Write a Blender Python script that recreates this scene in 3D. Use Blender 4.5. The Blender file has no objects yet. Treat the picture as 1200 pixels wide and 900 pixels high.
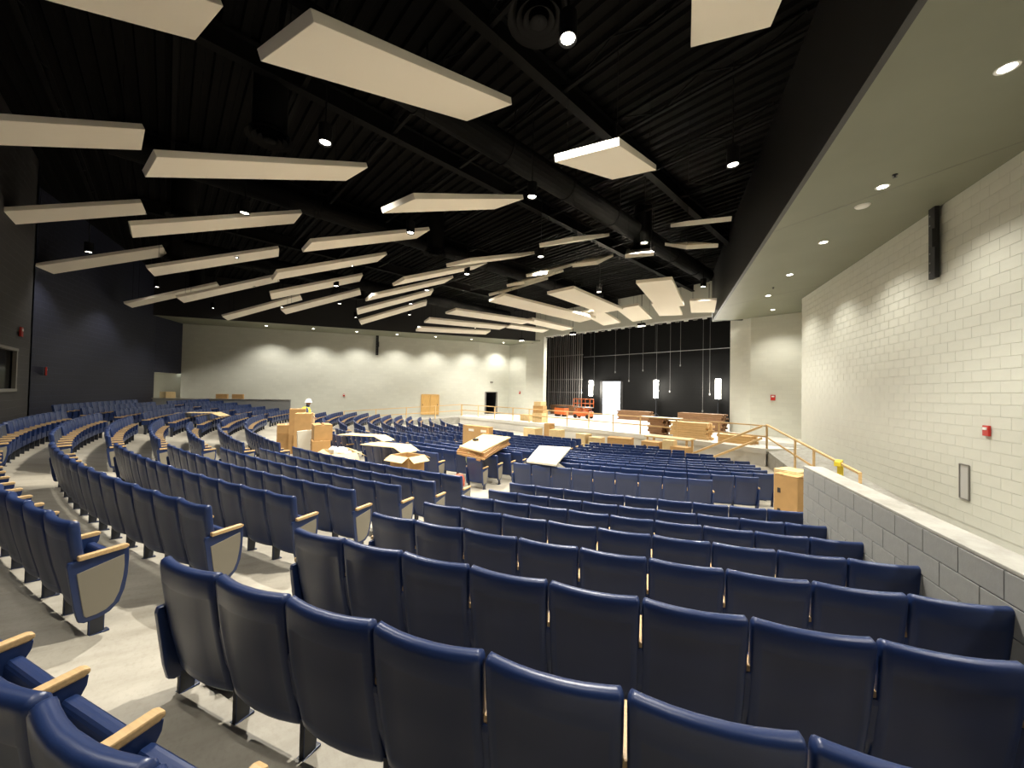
import bpy, bmesh, math, random
from mathutils import Vector, Matrix
random.seed(7)
C = bpy.context.scene.collection
PI = math.pi
ZO = 3.46                      # height of the eye above the front floor


def hp(w, t, z):
    """hall point: w metres right of the centre line, t metres back from the row centre, z relative to the eye"""
    return Vector((w, -t, z + ZO))


def arc(R, al, z):
    return hp(R * math.sin(al), R * math.cos(al), z)


# ------------------------------------------------------------------ camera
cam_d = bpy.data.cameras.new('camera')
cam = bpy.data.objects.new('camera', cam_d)
C.objects.link(cam)
cam_d.sensor_fit = 'HORIZONTAL'
cam_d.sensor_width = 36.0
cam_d.lens = 36.0 * 431.3 / 1200.0
cam_d.clip_start = 0.05
cam_d.clip_end = 300
PHI = -2.388
PITCH, ROLL = 0.0193, 0.0203


def cam_vec(x, y, z):
    ax, ay = math.cos(PHI), math.sin(PHI)
    nx, ny = -ay, ax
    return Vector((x * nx + y * ny, -(x * ax + y * ay), z))


_c, _s, _cr, _sr = math.cos(PITCH), math.sin(PITCH), math.cos(ROLL), math.sin(ROLL)
_right, _up, _fwd = cam_vec(1, 0, 0), cam_vec(0, -_s, _c), cam_vec(0, _c, _s)
_xi = _right * _cr + _up * _sr
_yi = _up * _cr - _right * _sr
_m = Matrix((_xi, _yi, -_fwd)).transposed().to_4x4()
_m.translation = hp(17.666, 32.484, 0)
cam.matrix_world = _m
bpy.context.scene.camera = cam

# ------------------------------------------------------------------ world, exposure
world = bpy.data.worlds.new('world')
bpy.context.scene.world = world
world.use_nodes = True
wb = world.node_tree.nodes['Background']
wb.inputs['Color'].default_value = (0.9, 0.95, 1.0, 1)     # overcast daylight, seen through the loading door only
wb.inputs['Strength'].default_value = 5.0
vs = bpy.context.scene.view_settings
vs.view_transform = 'Standard'
vs.look = 'None'
vs.exposure = 0.6
vs.gamma = 1.0
bpy.context.scene.cycles.max_bounces = 6
bpy.context.scene.cycles.diffuse_bounces = 4
bpy.context.scene.cycles.sample_clamp_indirect = 6.0
CAN_W, SOFFIT_W, STAGE_W, FRONT_W = 1450.0, 500.0, 320.0, 3000.0
WARM = (1.0, 0.955, 0.87)


# ------------------------------------------------------------------ materials
def mat(name, col, rough=0.6, metal=0.0, spec=0.5, noise=None, bump=None, brick=None):
    m = bpy.data.materials.new(name)
    m.use_nodes = True
    nt = m.node_tree
    b = nt.nodes['Principled BSDF']
    b.inputs['Base Color'].default_value = (*col, 1)
    b.inputs['Roughness'].default_value = rough
    b.inputs['Metallic'].default_value = metal
    b.inputs['Specular IOR Level'].default_value = spec
    tc = nt.nodes.new('ShaderNodeTexCoord')
    hgt = None
    if noise:
        sc, amt, stretch = noise
        mp = nt.nodes.new('ShaderNodeMapping')
        mp.inputs['Scale'].default_value = stretch
        nt.links.new(tc.outputs['Object'], mp.inputs['Vector'])
        n = nt.nodes.new('ShaderNodeTexNoise')
        n.inputs['Scale'].default_value = sc
        n.inputs['Detail'].default_value = 6
        nt.links.new(mp.outputs[0], n.inputs['Vector'])
        r = nt.nodes.new('ShaderNodeValToRGB')
        r.color_ramp.elements[0].position = 0.3
        r.color_ramp.elements[1].position = 0.7
        r.color_ramp.elements[0].color = (*[c * (1 - amt) for c in col], 1)
        r.color_ramp.elements[1].color = (*[min(1, c * (1 + amt)) for c in col], 1)
        nt.links.new(n.outputs['Fac'], r.inputs['Fac'])
        nt.links.new(r.outputs['Color'], b.inputs['Base Color'])
    if bump:
        sc, st = bump
        n2 = nt.nodes.new('ShaderNodeTexNoise')
        n2.inputs['Scale'].default_value = sc
        n2.inputs['Detail'].default_value = 4
        nt.links.new(tc.outputs['Object'], n2.inputs['Vector'])
        bp = nt.nodes.new('ShaderNodeBump')
        bp.inputs['Strength'].default_value = st
        bp.inputs['Distance'].default_value = 0.01
        nt.links.new(n2.outputs['Fac'], bp.inputs['Height'])
        nt.links.new(bp.outputs['Normal'], b.inputs['Normal'])
        hgt = bp
    if brick:
        bw, bh, st, dark = brick
        bt = nt.nodes.new('ShaderNodeTexBrick')
        bt.inputs['Scale'].default_value = 1
        bt.inputs['Brick Width'].default_value = bw
        bt.inputs['Row Height'].default_value = bh
        bt.inputs['Mortar Size'].default_value = 0.012
        bt.inputs['Mortar Smooth'].default_value = 0.3
        bt.inputs['Color1'].default_value = (*col, 1)
        bt.inputs['Color2'].default_value = (*[c * 0.94 for c in col], 1)
        bt.inputs['Mortar'].default_value = (*[c * dark for c in col], 1)
        nt.links.new(tc.outputs['UV'], bt.inputs['Vector'])
        nt.links.new(bt.outputs['Color'], b.inputs['Base Color'])
        bp = nt.nodes.new('ShaderNodeBump')
        bp.invert = True
        bp.inputs['Strength'].default_value = st
        bp.inputs['Distance'].default_value = 0.01
        nt.links.new(bt.outputs['Fac'], bp.inputs['Height'])
        nt.links.new(bp.outputs['Normal'], b.inputs['Normal'])
    return m


def emat(name, col, s, sampled=False):
    m = bpy.data.materials.new(name)
    m.use_nodes = True
    nt = m.node_tree
    nt.nodes.remove(nt.nodes['Principled BSDF'])
    e = nt.nodes.new('ShaderNodeEmission')
    e.inputs['Color'].default_value = (*col, 1)
    e.inputs['Strength'].default_value = s
    nt.links.new(e.outputs[0], nt.nodes['Material Output'].inputs['Surface'])
    if not sampled:
        m.cycles.emission_sampling = 'NONE'
    return m


BEIGE = (0.55, 0.55, 0.475)
M = dict(
    beige=mat('painted_beige_block', BEIGE, 0.55, bump=(60, 0.08), noise=(3, 0.03, (1, 1, 1))),
    beige_wall=mat('painted_beige_wall', BEIGE, 0.6, brick=(0.53, 0.267, 0.25, 0.93)),
    beige_plain=mat('painted_beige_plain', BEIGE, 0.6, bump=(40, 0.05)),
    soffit=mat('olive_soffit_paint', (0.185, 0.19, 0.138), 0.5, spec=0.45, noise=(0.6, 0.06, (1, 1, 1))),
    fascia=mat('black_fascia_paint', (0.022, 0.021, 0.020), 0.45),
    navy_wall=mat('navy_block_wall', (0.018, 0.020, 0.036), 0.55, spec=0.3, brick=(0.53, 0.267, 0.5, 1.5)),
    booth_wall=mat('charcoal_block_wall', (0.032, 0.030, 0.031), 0.55, spec=0.3, brick=(0.53, 0.267, 0.5, 1.6)),
    black=mat('black_paint', (0.010, 0.010, 0.010), 0.6),
    deck=mat('black_steel_deck', (0.0075, 0.0072, 0.0070), 0.8, spec=0.03),
    steel_black=mat('black_steel', (0.008, 0.0077, 0.0075), 0.7, spec=0.06),
    stage_black=mat('black_stage_wall', (0.007, 0.007, 0.007), 0.85, spec=0.1, brick=(0.53, 0.267, 0.3, 1.3)),
    concrete=mat('concrete_floor', (0.40, 0.368, 0.298), 0.55, noise=(0.9, 0.16, (1, 1, 1)), bump=(9, 0.12)),
    ledge=mat('raw_concrete_ledge', (0.35, 0.34, 0.30), 0.7, noise=(4, 0.14, (1, 1, 1)), bump=(25, 0.2)),
    grey_block=mat('grey_block', (0.26, 0.26, 0.245), 0.5, bump=(50, 0.1), noise=(20, 0.05, (1, 1, 1))),
    mortar=mat('grey_mortar', (0.42, 0.41, 0.38), 0.8),
    stage_floor=mat('stage_floor', (0.62, 0.60, 0.54), 0.5, noise=(0.7, 0.08, (1, 1, 1))),
    navy=mat('navy_plastic', (0.014, 0.031, 0.104), 0.34, bump=(400, 0.05)),
    navy_panel=mat('navy_back_panel', (0.024, 0.036, 0.092), 0.42, bump=(400, 0.05)),
    fabric=mat('slate_fabric', (0.060, 0.065, 0.080), 0.9, spec=0.2, bump=(500, 0.4)),
    greige=mat('greige_panel_fabric', (0.27, 0.245, 0.19), 0.9, spec=0.2, bump=(500, 0.35)),
    oak=mat('oak_armrest', (0.60, 0.40, 0.19), 0.4, noise=(8, 0.12, (1, 12, 12))),
    dark_metal=mat('dark_metal_foot', (0.022, 0.025, 0.034), 0.5),
    cream=mat('cream_acoustic_panel', (0.78, 0.72, 0.61), 0.8),
    cable=mat('steel_cable', (0.25, 0.25, 0.25), 0.4, 0.8),
    white_trim=mat('white_trim', (0.75, 0.74, 0.70), 0.4),
    red=mat('red_plastic', (0.45, 0.02, 0.012), 0.35),
    card=mat('cardboard', (0.42, 0.245, 0.09), 0.8, noise=(5, 0.08, (1, 1, 1))),
    card_pale=mat('pale_cardboard', (0.58, 0.43, 0.215), 0.8, noise=(5, 0.08, (1, 1, 1))),
    card_edge=mat('cardboard_edge', (0.38, 0.20, 0.08), 0.9),
    tape=mat('packing_tape', (0.62, 0.45, 0.22), 0.3),
    ink=mat('dark_print', (0.03, 0.025, 0.02), 0.7),
    white_card=mat('white_sheet', (0.66, 0.62, 0.50), 0.7),
    foam=mat('white_foam', (0.80, 0.80, 0.78), 0.8),
    lumber=mat('pine_lumber', (0.66, 0.44, 0.20), 0.6, noise=(3, 0.12, (1, 10, 10))),
    plywood=mat('plywood', (0.58, 0.36, 0.14), 0.6, noise=(2, 0.12, (1, 5, 5))),
    brown_wood=mat('brown_wood', (0.23, 0.12, 0.055), 0.7, noise=(3, 0.2, (1, 6, 6))),
    oak_door=mat('oak_door_veneer', (0.62, 0.37, 0.12), 0.45, noise=(2, 0.1, (8, 8, 1))),
    orange=mat('orange_machine_paint', (0.62, 0.13, 0.02), 0.4),
    rubber=mat('black_rubber', (0.015, 0.015, 0.015), 0.8),
    silver=mat('silver_rail', (0.45, 0.44, 0.42), 0.35, 0.7),
    glass_dark=mat('dark_window_glass', (0.004, 0.004, 0.005), 0.12, spec=0.12),
    frame_grey=mat('grey_metal_frame', (0.16, 0.15, 0.13), 0.45),
    yellow=mat('yellow_tape', (0.80, 0.62, 0.05), 0.5),
    hivis=mat('yellow_vest', (0.75, 0.70, 0.06), 0.7),
    hat=mat('white_hard_hat', (0.85, 0.85, 0.83), 0.3),
    skin=mat('skin', (0.45, 0.26, 0.17), 0.6),
    denim=mat('denim', (0.05, 0.07, 0.13), 0.9),
    green_cloth=mat('green_cloth', (0.45, 0.58, 0.30), 0.9, noise=(6, 0.15, (1, 1, 1))),
    red_cloth=mat('red_cloth', (0.50, 0.10, 0.05), 0.9, noise=(6, 0.15, (1, 1, 1))),
    plastic_bag=mat('black_plastic_bag', (0.012, 0.012, 0.014), 0.2),
    lens=emat('lamp_lens', (1.0, 0.93, 0.80), 14),
    tube=emat('work_light_tube', (1.0, 0.95, 0.82), 26),
    asphalt=mat('pale_yard_paving', (0.55, 0.55, 0.53), 0.9, noise=(2, 0.1, (1, 1, 1))),
)


def stain_floor(m):
    nt = m.node_tree
    b = nt.nodes['Principled BSDF']
    src = b.inputs['Base Color'].links[0].from_socket
    tc = nt.nodes.new('ShaderNodeTexCoord')
    out = src
    for sc, lo, hi, amt, st in ((5.0, 0.42, 0.72, 0.55, (1, 0.35, 1)), (38.0, 0.50, 0.75, 0.35, (0.5, 1, 1)), (0.35, 0.40, 0.65, 0.40, (1, 1, 1))):
        mp = nt.nodes.new('ShaderNodeMapping')
        mp.inputs['Scale'].default_value = st
        mp.inputs['Rotation'].default_value = (0, 0, 0.6)
        nt.links.new(tc.outputs['Object'], mp.inputs['Vector'])
        n = nt.nodes.new('ShaderNodeTexNoise')
        n.inputs['Scale'].default_value = sc
        n.inputs['Detail'].default_value = 8
        n.inputs['Roughness'].default_value = 0.65
        nt.links.new(mp.outputs[0], n.inputs['Vector'])
        r = nt.nodes.new('ShaderNodeMapRange')
        r.inputs['From Min'].default_value = lo
        r.inputs['From Max'].default_value = hi
        r.inputs['To Max'].default_value = amt
        nt.links.new(n.outputs['Fac'], r.inputs['Value'])
        mx = nt.nodes.new('ShaderNodeMix')
        mx.data_type = 'RGBA'
        mx.blend_type = 'MULTIPLY'
        nt.links.new(r.outputs[0], mx.inputs['Factor'])
        nt.links.new(out, mx.inputs['A'])
        mx.inputs['B'].default_value = (0.60, 0.57, 0.52, 1)
        out = mx.outputs['Result']
    nt.links.new(out, b.inputs['Base Color'])


stain_floor(M['concrete'])
stain_floor(M['ledge'])


# ------------------------------------------------------------------ mesh helper
class MB:
    def __init__(self):
        self.v, self.f, self.m, self.uv = [], [], [], []

    def poly(self, pts, mi=0, uv=None):
        k = len(self.v)
        self.v += [tuple(p) for p in pts]
        self.f.append(tuple(range(k, k + len(pts))))
        self.m.append(mi)
        self.uv.append(uv)

    def hexa(self, p, mi=0):
        """8 points: bottom ring 0-3 counter-clockwise seen from above, top ring 4-7"""
        k = len(self.v)
        self.v += [tuple(q) for q in p]
        for q in ((3, 2, 1, 0), (4, 5, 6, 7), (0, 1, 5, 4), (1, 2, 6, 5), (2, 3, 7, 6), (3, 0, 4, 7)):
            self.f.append(tuple(k + i for i in q))
            self.m.append(mi)
            self.uv.append(None)

    def box(self, c, s, mi=0, rz=0.0, mx=None):
        x, y, z = s[0] / 2, s[1] / 2, s[2] / 2
        pts = [Vector(q) for q in ((-x, -y, -z), (x, -y, -z), (x, y, -z), (-x, y, -z), (-x, -y, z), (x, -y, z), (x, y, z), (-x, y, z))]
        r = mx if mx is not None else Matrix.Rotation(rz, 3, 'Z')
        self.hexa([Vector(c) + r @ q for q in pts], mi)

    def bar(self, a, b, w, h, mi=0):
        """rectangular bar from a to b"""
        a, b = Vector(a), Vector(b)
        d = (b - a)
        L = d.length
        ex = d.normalized()
        up = Vector((0, 0, 1)) if abs(ex.z) < 0.95 else Vector((0, 1, 0))
        ey = up.cross(ex).normalized()
        ez = ex.cross(ey)
        self.box((a + b) / 2, (L, w, h), mi, mx=Matrix((ex, ey, ez)).transposed())

    def prism(self, prof, x0, x1, mi=0, plane='yz'):
        """closed profile of (a, b) extruded along the remaining axis"""
        k = len(self.v)
        n = len(prof)
        for x in (x0, x1):
            for a, b in prof:
                self.v.append((x, a, b) if plane == 'yz' else ((a, x, b) if plane == 'xz' else (a, b, x)))
        for i in range(n):
            j = (i + 1) % n
            self.f.append((k + i, k + j, k + n + j, k + n + i))
        self.f.append(tuple(k + n - 1 - i for i in range(n)))
        self.f.append(tuple(k + n + i for i in range(n)))
        self.m += [mi] * (n + 2)
        self.uv += [None] * (n + 2)

    def cyl(self, a, b, r0, r1=None, n=12, mi=0, caps=True):
        r1 = r0 if r1 is None else r1
        a, b = Vector(a), Vector(b)
        ez = (b - a).normalized()
        t = Vector((1, 0, 0)) if abs(ez.x) < 0.9 else Vector((0, 1, 0))
        ex = ez.cross(t).normalized()
        ey = ez.cross(ex)
        k = len(self.v)
        for p, r in ((a, r0), (b, r1)):
            for i in range(n):
                q = 2 * PI * i / n
                self.v.append(tuple(p + ex * (r * math.cos(q)) + ey * (r * math.sin(q))))
        for i in range(n):
            j = (i + 1) % n
            self.f.append((k + i, k + j, k + n + j, k + n + i))
            self.m.append(mi)
            self.uv.append(None)
        if caps:
            self.f.append(tuple(k + n - 1 - i for i in range(n)))
            self.f.append(tuple(k + n + i for i in range(n)))
            self.m += [mi] * 2
            self.uv += [None] * 2

    def lathe(self, c, prof, n=20, mi=0):
        """rings of (r, z) about a vertical axis at c"""
        k = len(self.v)
        for r, z in prof:
            for i in range(n):
                q = 2 * PI * i / n
                self.v.append((c[0] + r * math.cos(q), c[1] + r * math.sin(q), c[2] + z))
        for a in range(len(prof) - 1):
            for i in range(n):
                j = (i + 1) % n
                self.f.append((k + a * n + i, k + a * n + j, k + a * n + n + j, k + a * n + n + i))
                self.m.append(mi)
                self.uv.append(None)

    def mesh(self, name, mats, smooth=False, bevel=0.0, fix=True):
        me = bpy.data.meshes.new(name)
        me.from_pydata(self.v, [], self.f)
        for mm in (mats if isinstance(mats, (list, tuple)) else [mats]):
            me.materials.append(mm)
        me.polygons.foreach_set('material_index', self.m)
        if any(self.uv):
            ul = me.uv_layers.new(name='UVMap')
            for p, uv in zip(me.polygons, self.uv):
                if uv:
                    for li, q in zip(p.loop_indices, uv):
                        ul.data[li].uv = q
        if bevel or fix:
            bm = bmesh.new()
            bm.from_mesh(me)
            if fix:
                bmesh.ops.recalc_face_normals(bm, faces=bm.faces)
            if bevel:
                bmesh.ops.bevel(bm, geom=[e for e in bm.edges if e.is_manifold and e.calc_face_angle(0) > 0.5], offset=bevel, segments=2, profile=0.6, affect='EDGES')
            bm.to_mesh(me)
            bm.free()
        if smooth:
            me.polygons.foreach_set('use_smooth', [True] * len(me.polygons))
        return me

    def build(self, name, mats, parent=None, **kw):
        return link(name, self.mesh(name, mats, **kw), parent)


def link(name, data, parent=None, loc=None, rz=None):
    o = bpy.data.objects.new(name, data)
    C.objects.link(o)
    if parent is not None:
        o.parent = parent
    if loc is not None:
        o.location = loc
    if rz is not None:
        o.rotation_euler = (0, 0, rz)
    return o


def tag(o, label, cat, group=None, kind=None):
    o['label'] = label
    o['category'] = cat
    if group:
        o['group'] = group
    if kind:
        o['kind'] = kind
    return o


def thing(name, label, cat, loc=(0, 0, 0), rz=0.0, group=None):
    o = bpy.data.objects.new(name, None)
    C.objects.link(o)
    o.empty_display_size = 0.1
    o.location = loc
    o.rotation_euler = (0, 0, rz)
    return tag(o, label, cat, group)


def struct(o):
    o['kind'] = 'structure'
    return o


def lamp(name, kind, loc, energy, col=WARM, rot=(0, 0, 0), parent=None, **kw):
    d = bpy.data.lights.new(name, kind)
    d.energy = energy
    d.color = col
    for k, v in kw.items():
        setattr(d, k, v)
    o = bpy.data.objects.new(name, d)
    C.objects.link(o)
    if parent is not None:
        o.parent = parent
    o.location = loc
    o.rotation_euler = rot
    return o


# ------------------------------------------------------------------ floor profile
P_SEAT = 0.56
CHAIR_H = 0.95
BACK_ROWS = [('Z', 36.39, -0.96), ('A', 35.55, -1.08), ('B', 34.65, -1.20), ('C', 33.75, -1.33), ('D', 32.84, -1.46),
             ('E', 31.88, -1.61), ('F', 30.92, -1.75), ('G', 29.96, -1.84)]
FRONT_TOP = [-2.00, -2.04, -2.11, -2.19, -2.28, -2.36, -2.42, -2.46, -2.49, -2.505, -2.51, -2.51]
FRONT_ROWS = [(27.23 - 0.92 * j, FRONT_TOP[j]) for j in range(12)]
PROFILE = [(0.0, -3.46), (16.5, -3.46)] + sorted([(r - 0.22, z - CHAIR_H) for r, z in FRONT_ROWS]) + [(28.9, -2.83)] + \
    sorted([(r - 0.22, z - CHAIR_H) for _, r, z in BACK_ROWS]) + [(37.0, -1.84), (41.0, -1.84)]


def floor_z(r):
    for (r0, z0), (r1, z1) in zip(PROFILE, PROFILE[1:]):
        if r <= r1:
            return z0 + (z1 - z0) * (r - r0) / (r1 - r0)
    return PROFILE[-1][1]


SOF = 5.25          # soffit height
DECK = 8.6          # underside of the roof deck


def knee_w(t):      # line of the ramp edge and knee wall, right side
    if t < 25.08:
        return 13.0 + (16.59 - 13.0) * (t - 10.9) / (25.08 - 10.9)
    return 16.59 + 0.467 * (t - 25.08)


def wall_w(t):      # right hall wall
    return 13.94 + 0.467 * (t - 7.87)


def fascia_w(t):
    return 12.93 + 0.45 * (t - 14.65)


def al_max(r):
    lo, hi = 0.0, 1.3
    for _ in range(40):
        m = (lo + hi) / 2
        w, t = r * math.sin(m), r * math.cos(m)
        if t > 8 and w < knee_w(t) + 0.05 or (t <= 8 and False):
            lo = m
        else:
            hi = m
    return lo


mb = MB()
rs = sorted(set([9.0, 12.0, 15.0] + [r for r, _ in PROFILE if r > 15]))
NA = 60
rows = []
for r in rs:
    am = al_max(r)
    rows.append([arc(r, am * (2 * i / NA - 1), floor_z(r)) for i in range(NA + 1)])
for ra, rb in zip(rows, rows[1:]):
    for i in range(NA):
        mb.poly((ra[i], ra[i + 1], rb[i + 1], rb[i]))
floor = struct(mb.build('floor', M['concrete'], smooth=False))
bm = bmesh.new()
bm.from_mesh(floor.data)
bmesh.ops.remove_doubles(bm, verts=bm.verts, dist=1e-4)
bmesh.ops.recalc_face_normals(bm, faces=bm.faces)
if sum(f.normal.z for f in bm.faces) < 0:
    bmesh.ops.reverse_faces(bm, faces=bm.faces)
bm.to_mesh(floor.data)
bm.free()
floor.data.polygons.foreach_set('use_smooth', [True] * len(floor.data.polygons))
# flat slab below the raked floor that closes the room
mb = MB()
mb.box(hp(0, 17, -3.77), (62, 54, 0.6))
struct(mb.build('floor', M['concrete']))
mb = MB()
mb.box(hp(-6, -25, -2.75), (60, 38, 0.2))
struct(mb.build('floor', M['asphalt']))     # yard outside the loading door


# ------------------------------------------------------------------ walls
def wall(name, pts, z0, z1, m, thick=0.25, flip=False, kind='structure', parent=None):
    """wall along a polyline of (w, t); face on the line, thickness away from the hall"""
    mb = MB()
    s0 = 0.0
    for (wa, ta), (wb_, tb) in zip(pts, pts[1:]):
        L = math.hypot(wb_ - wa, tb - ta)
        nx, ny = (tb - ta) / L * thick, -(wb_ - wa) / L * thick
        if flip:
            nx, ny = -nx, -ny
        A0, B0 = hp(wa, ta, z0), hp(wb_, tb, z0)
        A1, B1 = hp(wa, ta, z1), hp(wb_, tb, z1)
        a0, b0, a1, b1 = hp(wa + nx, ta + ny, z0), hp(wb_ + nx, tb + ny, z0), hp(wa + nx, ta + ny, z1), hp(wb_ + nx, tb + ny, z1)
        uv = ((s0, z0 + 10), (s0 + L, z0 + 10), (s0 + L, z1 + 10), (s0, z1 + 10))
        mb.poly((A0, B0, B1, A1), 0, uv)
        mb.poly((b0, a0, a1, b1), 0, uv)
        mb.poly((A1, B1, b1, a1), 0, uv)
        mb.poly((A0, a0, b0, B0), 0, uv)
        mb.poly((A0, A1, a1, a0), 0, uv)
        mb.poly((B0, b0, b1, B1), 0, uv)
        s0 += L
    o = mb.build(name, m, parent)
    o['kind'] = kind
    return o


ZB = -3.8
T_END = 32.4
wall_right = wall('wall_right', [(13.94, 7.87), (wall_w(T_END + 2), T_END + 2)], ZB, DECK, M['beige'], 0.25, flip=False)
wall('wall_left', [(-wall_w(31.6), 31.6), (-13.94, 7.87)], ZB, DECK, M['beige_wall'], 0.25)
wall('wall_front_right', [(13.34, 3.9), (13.94, 7.87)], ZB, DECK, M['beige_wall'], 0.25)
wall('wall_front_right', [(9.05, 2.2), (9.05, 2.8), (10.6, 3.9), (13.4, 3.9)], ZB, DECK, M['beige_wall'], 0.25)
DOOR_T0, DOOR_T1 = 5.45, 6.95     # left recess door


def rec_w(t):
    return -(13.34 + (13.94 - 13.34) * (t - 3.9) / (7.87 - 3.9))


wall('wall_front_left', [(-13.94, 7.87), (rec_w(DOOR_T1), DOOR_T1)], ZB, DECK, M['beige_wall'], 0.25)
wall('wall_front_left', [(rec_w(DOOR_T0), DOOR_T0), (-13.34, 3.9)], ZB, DECK, M['beige_wall'], 0.25)
wall('wall_front_left', [(rec_w(DOOR_T1), DOOR_T1), (rec_w(DOOR_T0), DOOR_T0)], -0.15, DECK, M['beige_wall'], 0.25)
wall('wall_front_left', [(-13.4, 3.9), (-10.6, 3.9), (-9.05, 2.8), (-9.05, 2.2)], ZB, DECK, M['beige_wall'], 0.25)
HEAD = 6.0
wall('wall_proscenium', [(-9.05, 2.8), (9.05, 2.8)], HEAD, DECK, M['beige_plain'], 0.3)
wall('wall_front_right', [(9.05, 2.3), (15.0, 2.3)], ZB, 9.6, M['black'], 0.1)
wall('wall_front_left', [(-15.0, 2.3), (-9.05, 2.3)], ZB, 9.6, M['black'], 0.1)

# rear walls: charcoal booth front with a window, navy rear walls, entry recess on the left
BT = 36.35
BW = 5.6
WIN = (-3.42, 3.42, -0.31, 1.08)
wall('wall_rear', [(BW, BT), (WIN[1], BT)], ZB, DECK, M['booth_wall'])
wall('wall_rear', [(WIN[0], BT), (-BW, BT)], ZB, DECK, M['booth_wall'])
wall('wall_rear', [(WIN[1], BT), (WIN[0], BT)], ZB, WIN[2], M['booth_wall'])
wall('wall_rear', [(WIN[1], BT), (WIN[0], BT)], WIN[3], DECK, M['booth_wall'])
wall('wall_rear', [(-BW, BT), (-BW, 37.6)], ZB, DECK, M['navy_wall'])
wall('wall_rear', [(BW, 37.6), (BW, BT)], ZB, DECK, M['navy_wall'])
VE = (-22.0, 33.2)
wall('wall_rear', [(-BW, 37.6), VE], ZB, DECK, M['navy_wall'])
wall('wall_rear', [VE, (-wall_w(31.6) - 0.1, 31.55)], 0.92, DECK, M['navy_wall'])
wall('wall_rear', [(wall_w(T_END) + 0.1, 32.35), (BW, 37.6)], ZB, DECK, M['navy_wall'])
# entry recess behind the header
wall('wall_entry', [(-22.3, 33.5), (-22.6, 36.0), (-27.5, 36.0), (-27.5, 31.5), (-25.2, 31.5)], ZB, 0.98, M['beige_plain'], 0.2)
REC = [(w, -t) for w, t in ((-22.15, 33.35), (-25.2, 31.75), (-27.5, 31.75), (-27.5, 36.1), (-22.5, 36.1))]
mb = MB()
mb.prism(REC, 0.94 + ZO, 1.06 + ZO, plane='xy')
struct(mb.build('ceiling', M['beige_plain']))
o = thing('entry_fill_light', 'small ceiling light added to brighten the far left entry recess', 'ceiling light', hp(-24.4, 34.6, 0.94))  # unseen light, added to brighten the dark recess
mb = MB()
mb.box((0, 0, -0.03), (0.6, 0.6, 0.06))
mb.build('fill_diffuser', M['lens'], o)
lamp('entry_fill', 'POINT', (0, 0, -0.25), 14, parent=o, shadow_soft_size=0.2)
mb = MB()
mb.prism(REC, -2.05 + ZO, -1.85 + ZO, plane='xy')
struct(mb.build('floor', M['concrete']))
# booth window
win = struct(link('window_1', None))
win.location = hp(0, BT, 0)
mb = MB()
for a, b in (((WIN[0], WIN[2]), (WIN[1], WIN[2])), ((WIN[0], WIN[3]), (WIN[1], WIN[3])), ((WIN[0], WIN[2]), (WIN[0], WIN[3])), ((WIN[1], WIN[2]), (WIN[1], WIN[3])), ((0, WIN[2]), (0, WIN[3]))):
    mb.bar((a[0], 0.02, a[1]), (b[0], 0.02, b[1]), 0.14, 0.09)
mb.build('window_frame', M['frame_grey'], win)
for a, b in ((WIN[0], 0), (0, WIN[1])):
    mb = MB()
    mb.box(((a + b) / 2, -0.06, (WIN[2] + WIN[3]) / 2), (b - a, 0.02, WIN[3] - WIN[2]))
    mb.build('window_pane', M['glass_dark'], win)
# dark room behind the window
wall('wall_rear', [(BW - 0.3, 39.5), (-BW + 0.3, 39.5)], ZB, DECK, M['black'])
wall('wall_rear', [(BW, 39.6), (BW, 37.4)], ZB, DECK, M['black'])
wall('wall_rear', [(-BW, 37.4), (-BW, 39.6)], ZB, DECK, M['black'])

# stage house
SB = -5.0            # rear stage wall
SZ = -2.6            # stage floor
LD = (-6.81, -4.17, 1.36)      # loading door opening
wall('wall_stage', [(15.0, SB), (LD[1], SB)], ZB, 9.6, M['stage_black'], 0.3, flip=True)
wall('wall_stage', [(LD[0], SB), (-15.0, SB)], ZB, 9.6, M['stage_black'], 0.3, flip=True)
wall('wall_stage', [(LD[1], SB), (LD[0], SB)], LD[2], 9.6, M['stage_black'], 0.3, flip=True)
wall('wall_stage', [(-15.0, SB - .3), (-15.0, 2.4)], ZB, 9.6, M['black'], 0.2)
wall('wall_stage', [(15.0, 2.4), (15.0, SB - .3)], ZB, 9.6, M['black'], 0.2)
mb = MB()
mb.box(hp(0, -1.4, 9.7), (31, 8, 0.2))
struct(mb.build('ceiling', M['black']))
mb = MB()
EDGE = [(-13.0, 10.9), (-10.7, 10.55), (-6, 10.35), (0, 10.3), (6, 10.35), (10.7, 10.55), (13.0, 10.9)]
top = EDGE + [(14.6, 8.5), (14.6, SB - 0.2), (-14.6, SB - 0.2), (-14.6, 8.5)]
mb.prism([(w, -t) for w, t in top], SZ + ZO - 0.25, SZ + ZO, plane='xy')
struct(mb.build('floor', M['stage_floor']))
mb = MB()
for (wa, ta), (wb_, tb) in zip(EDGE, EDGE[1:]):
    mb.bar(hp(wa, ta - 0.12, SZ - 0.6), hp(wb_, tb - 0.12, SZ - 0.6), 0.1, 0.9)
struct(mb.build('wall_stage_front', M['stage_floor']))

# side ramps along the walls: from the stage level down to the front floor level


def rail_w(t):          # open side of the ramp, about two metres in from the wall
    return 12.93 + (16.86 - 12.93) * (t - 10.5) / (18.85 - 10.5)


def ramp_z(t):
    return max(-3.46, SZ + 0.05 - 0.073 * max(0.0, t - 8.5))


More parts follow.
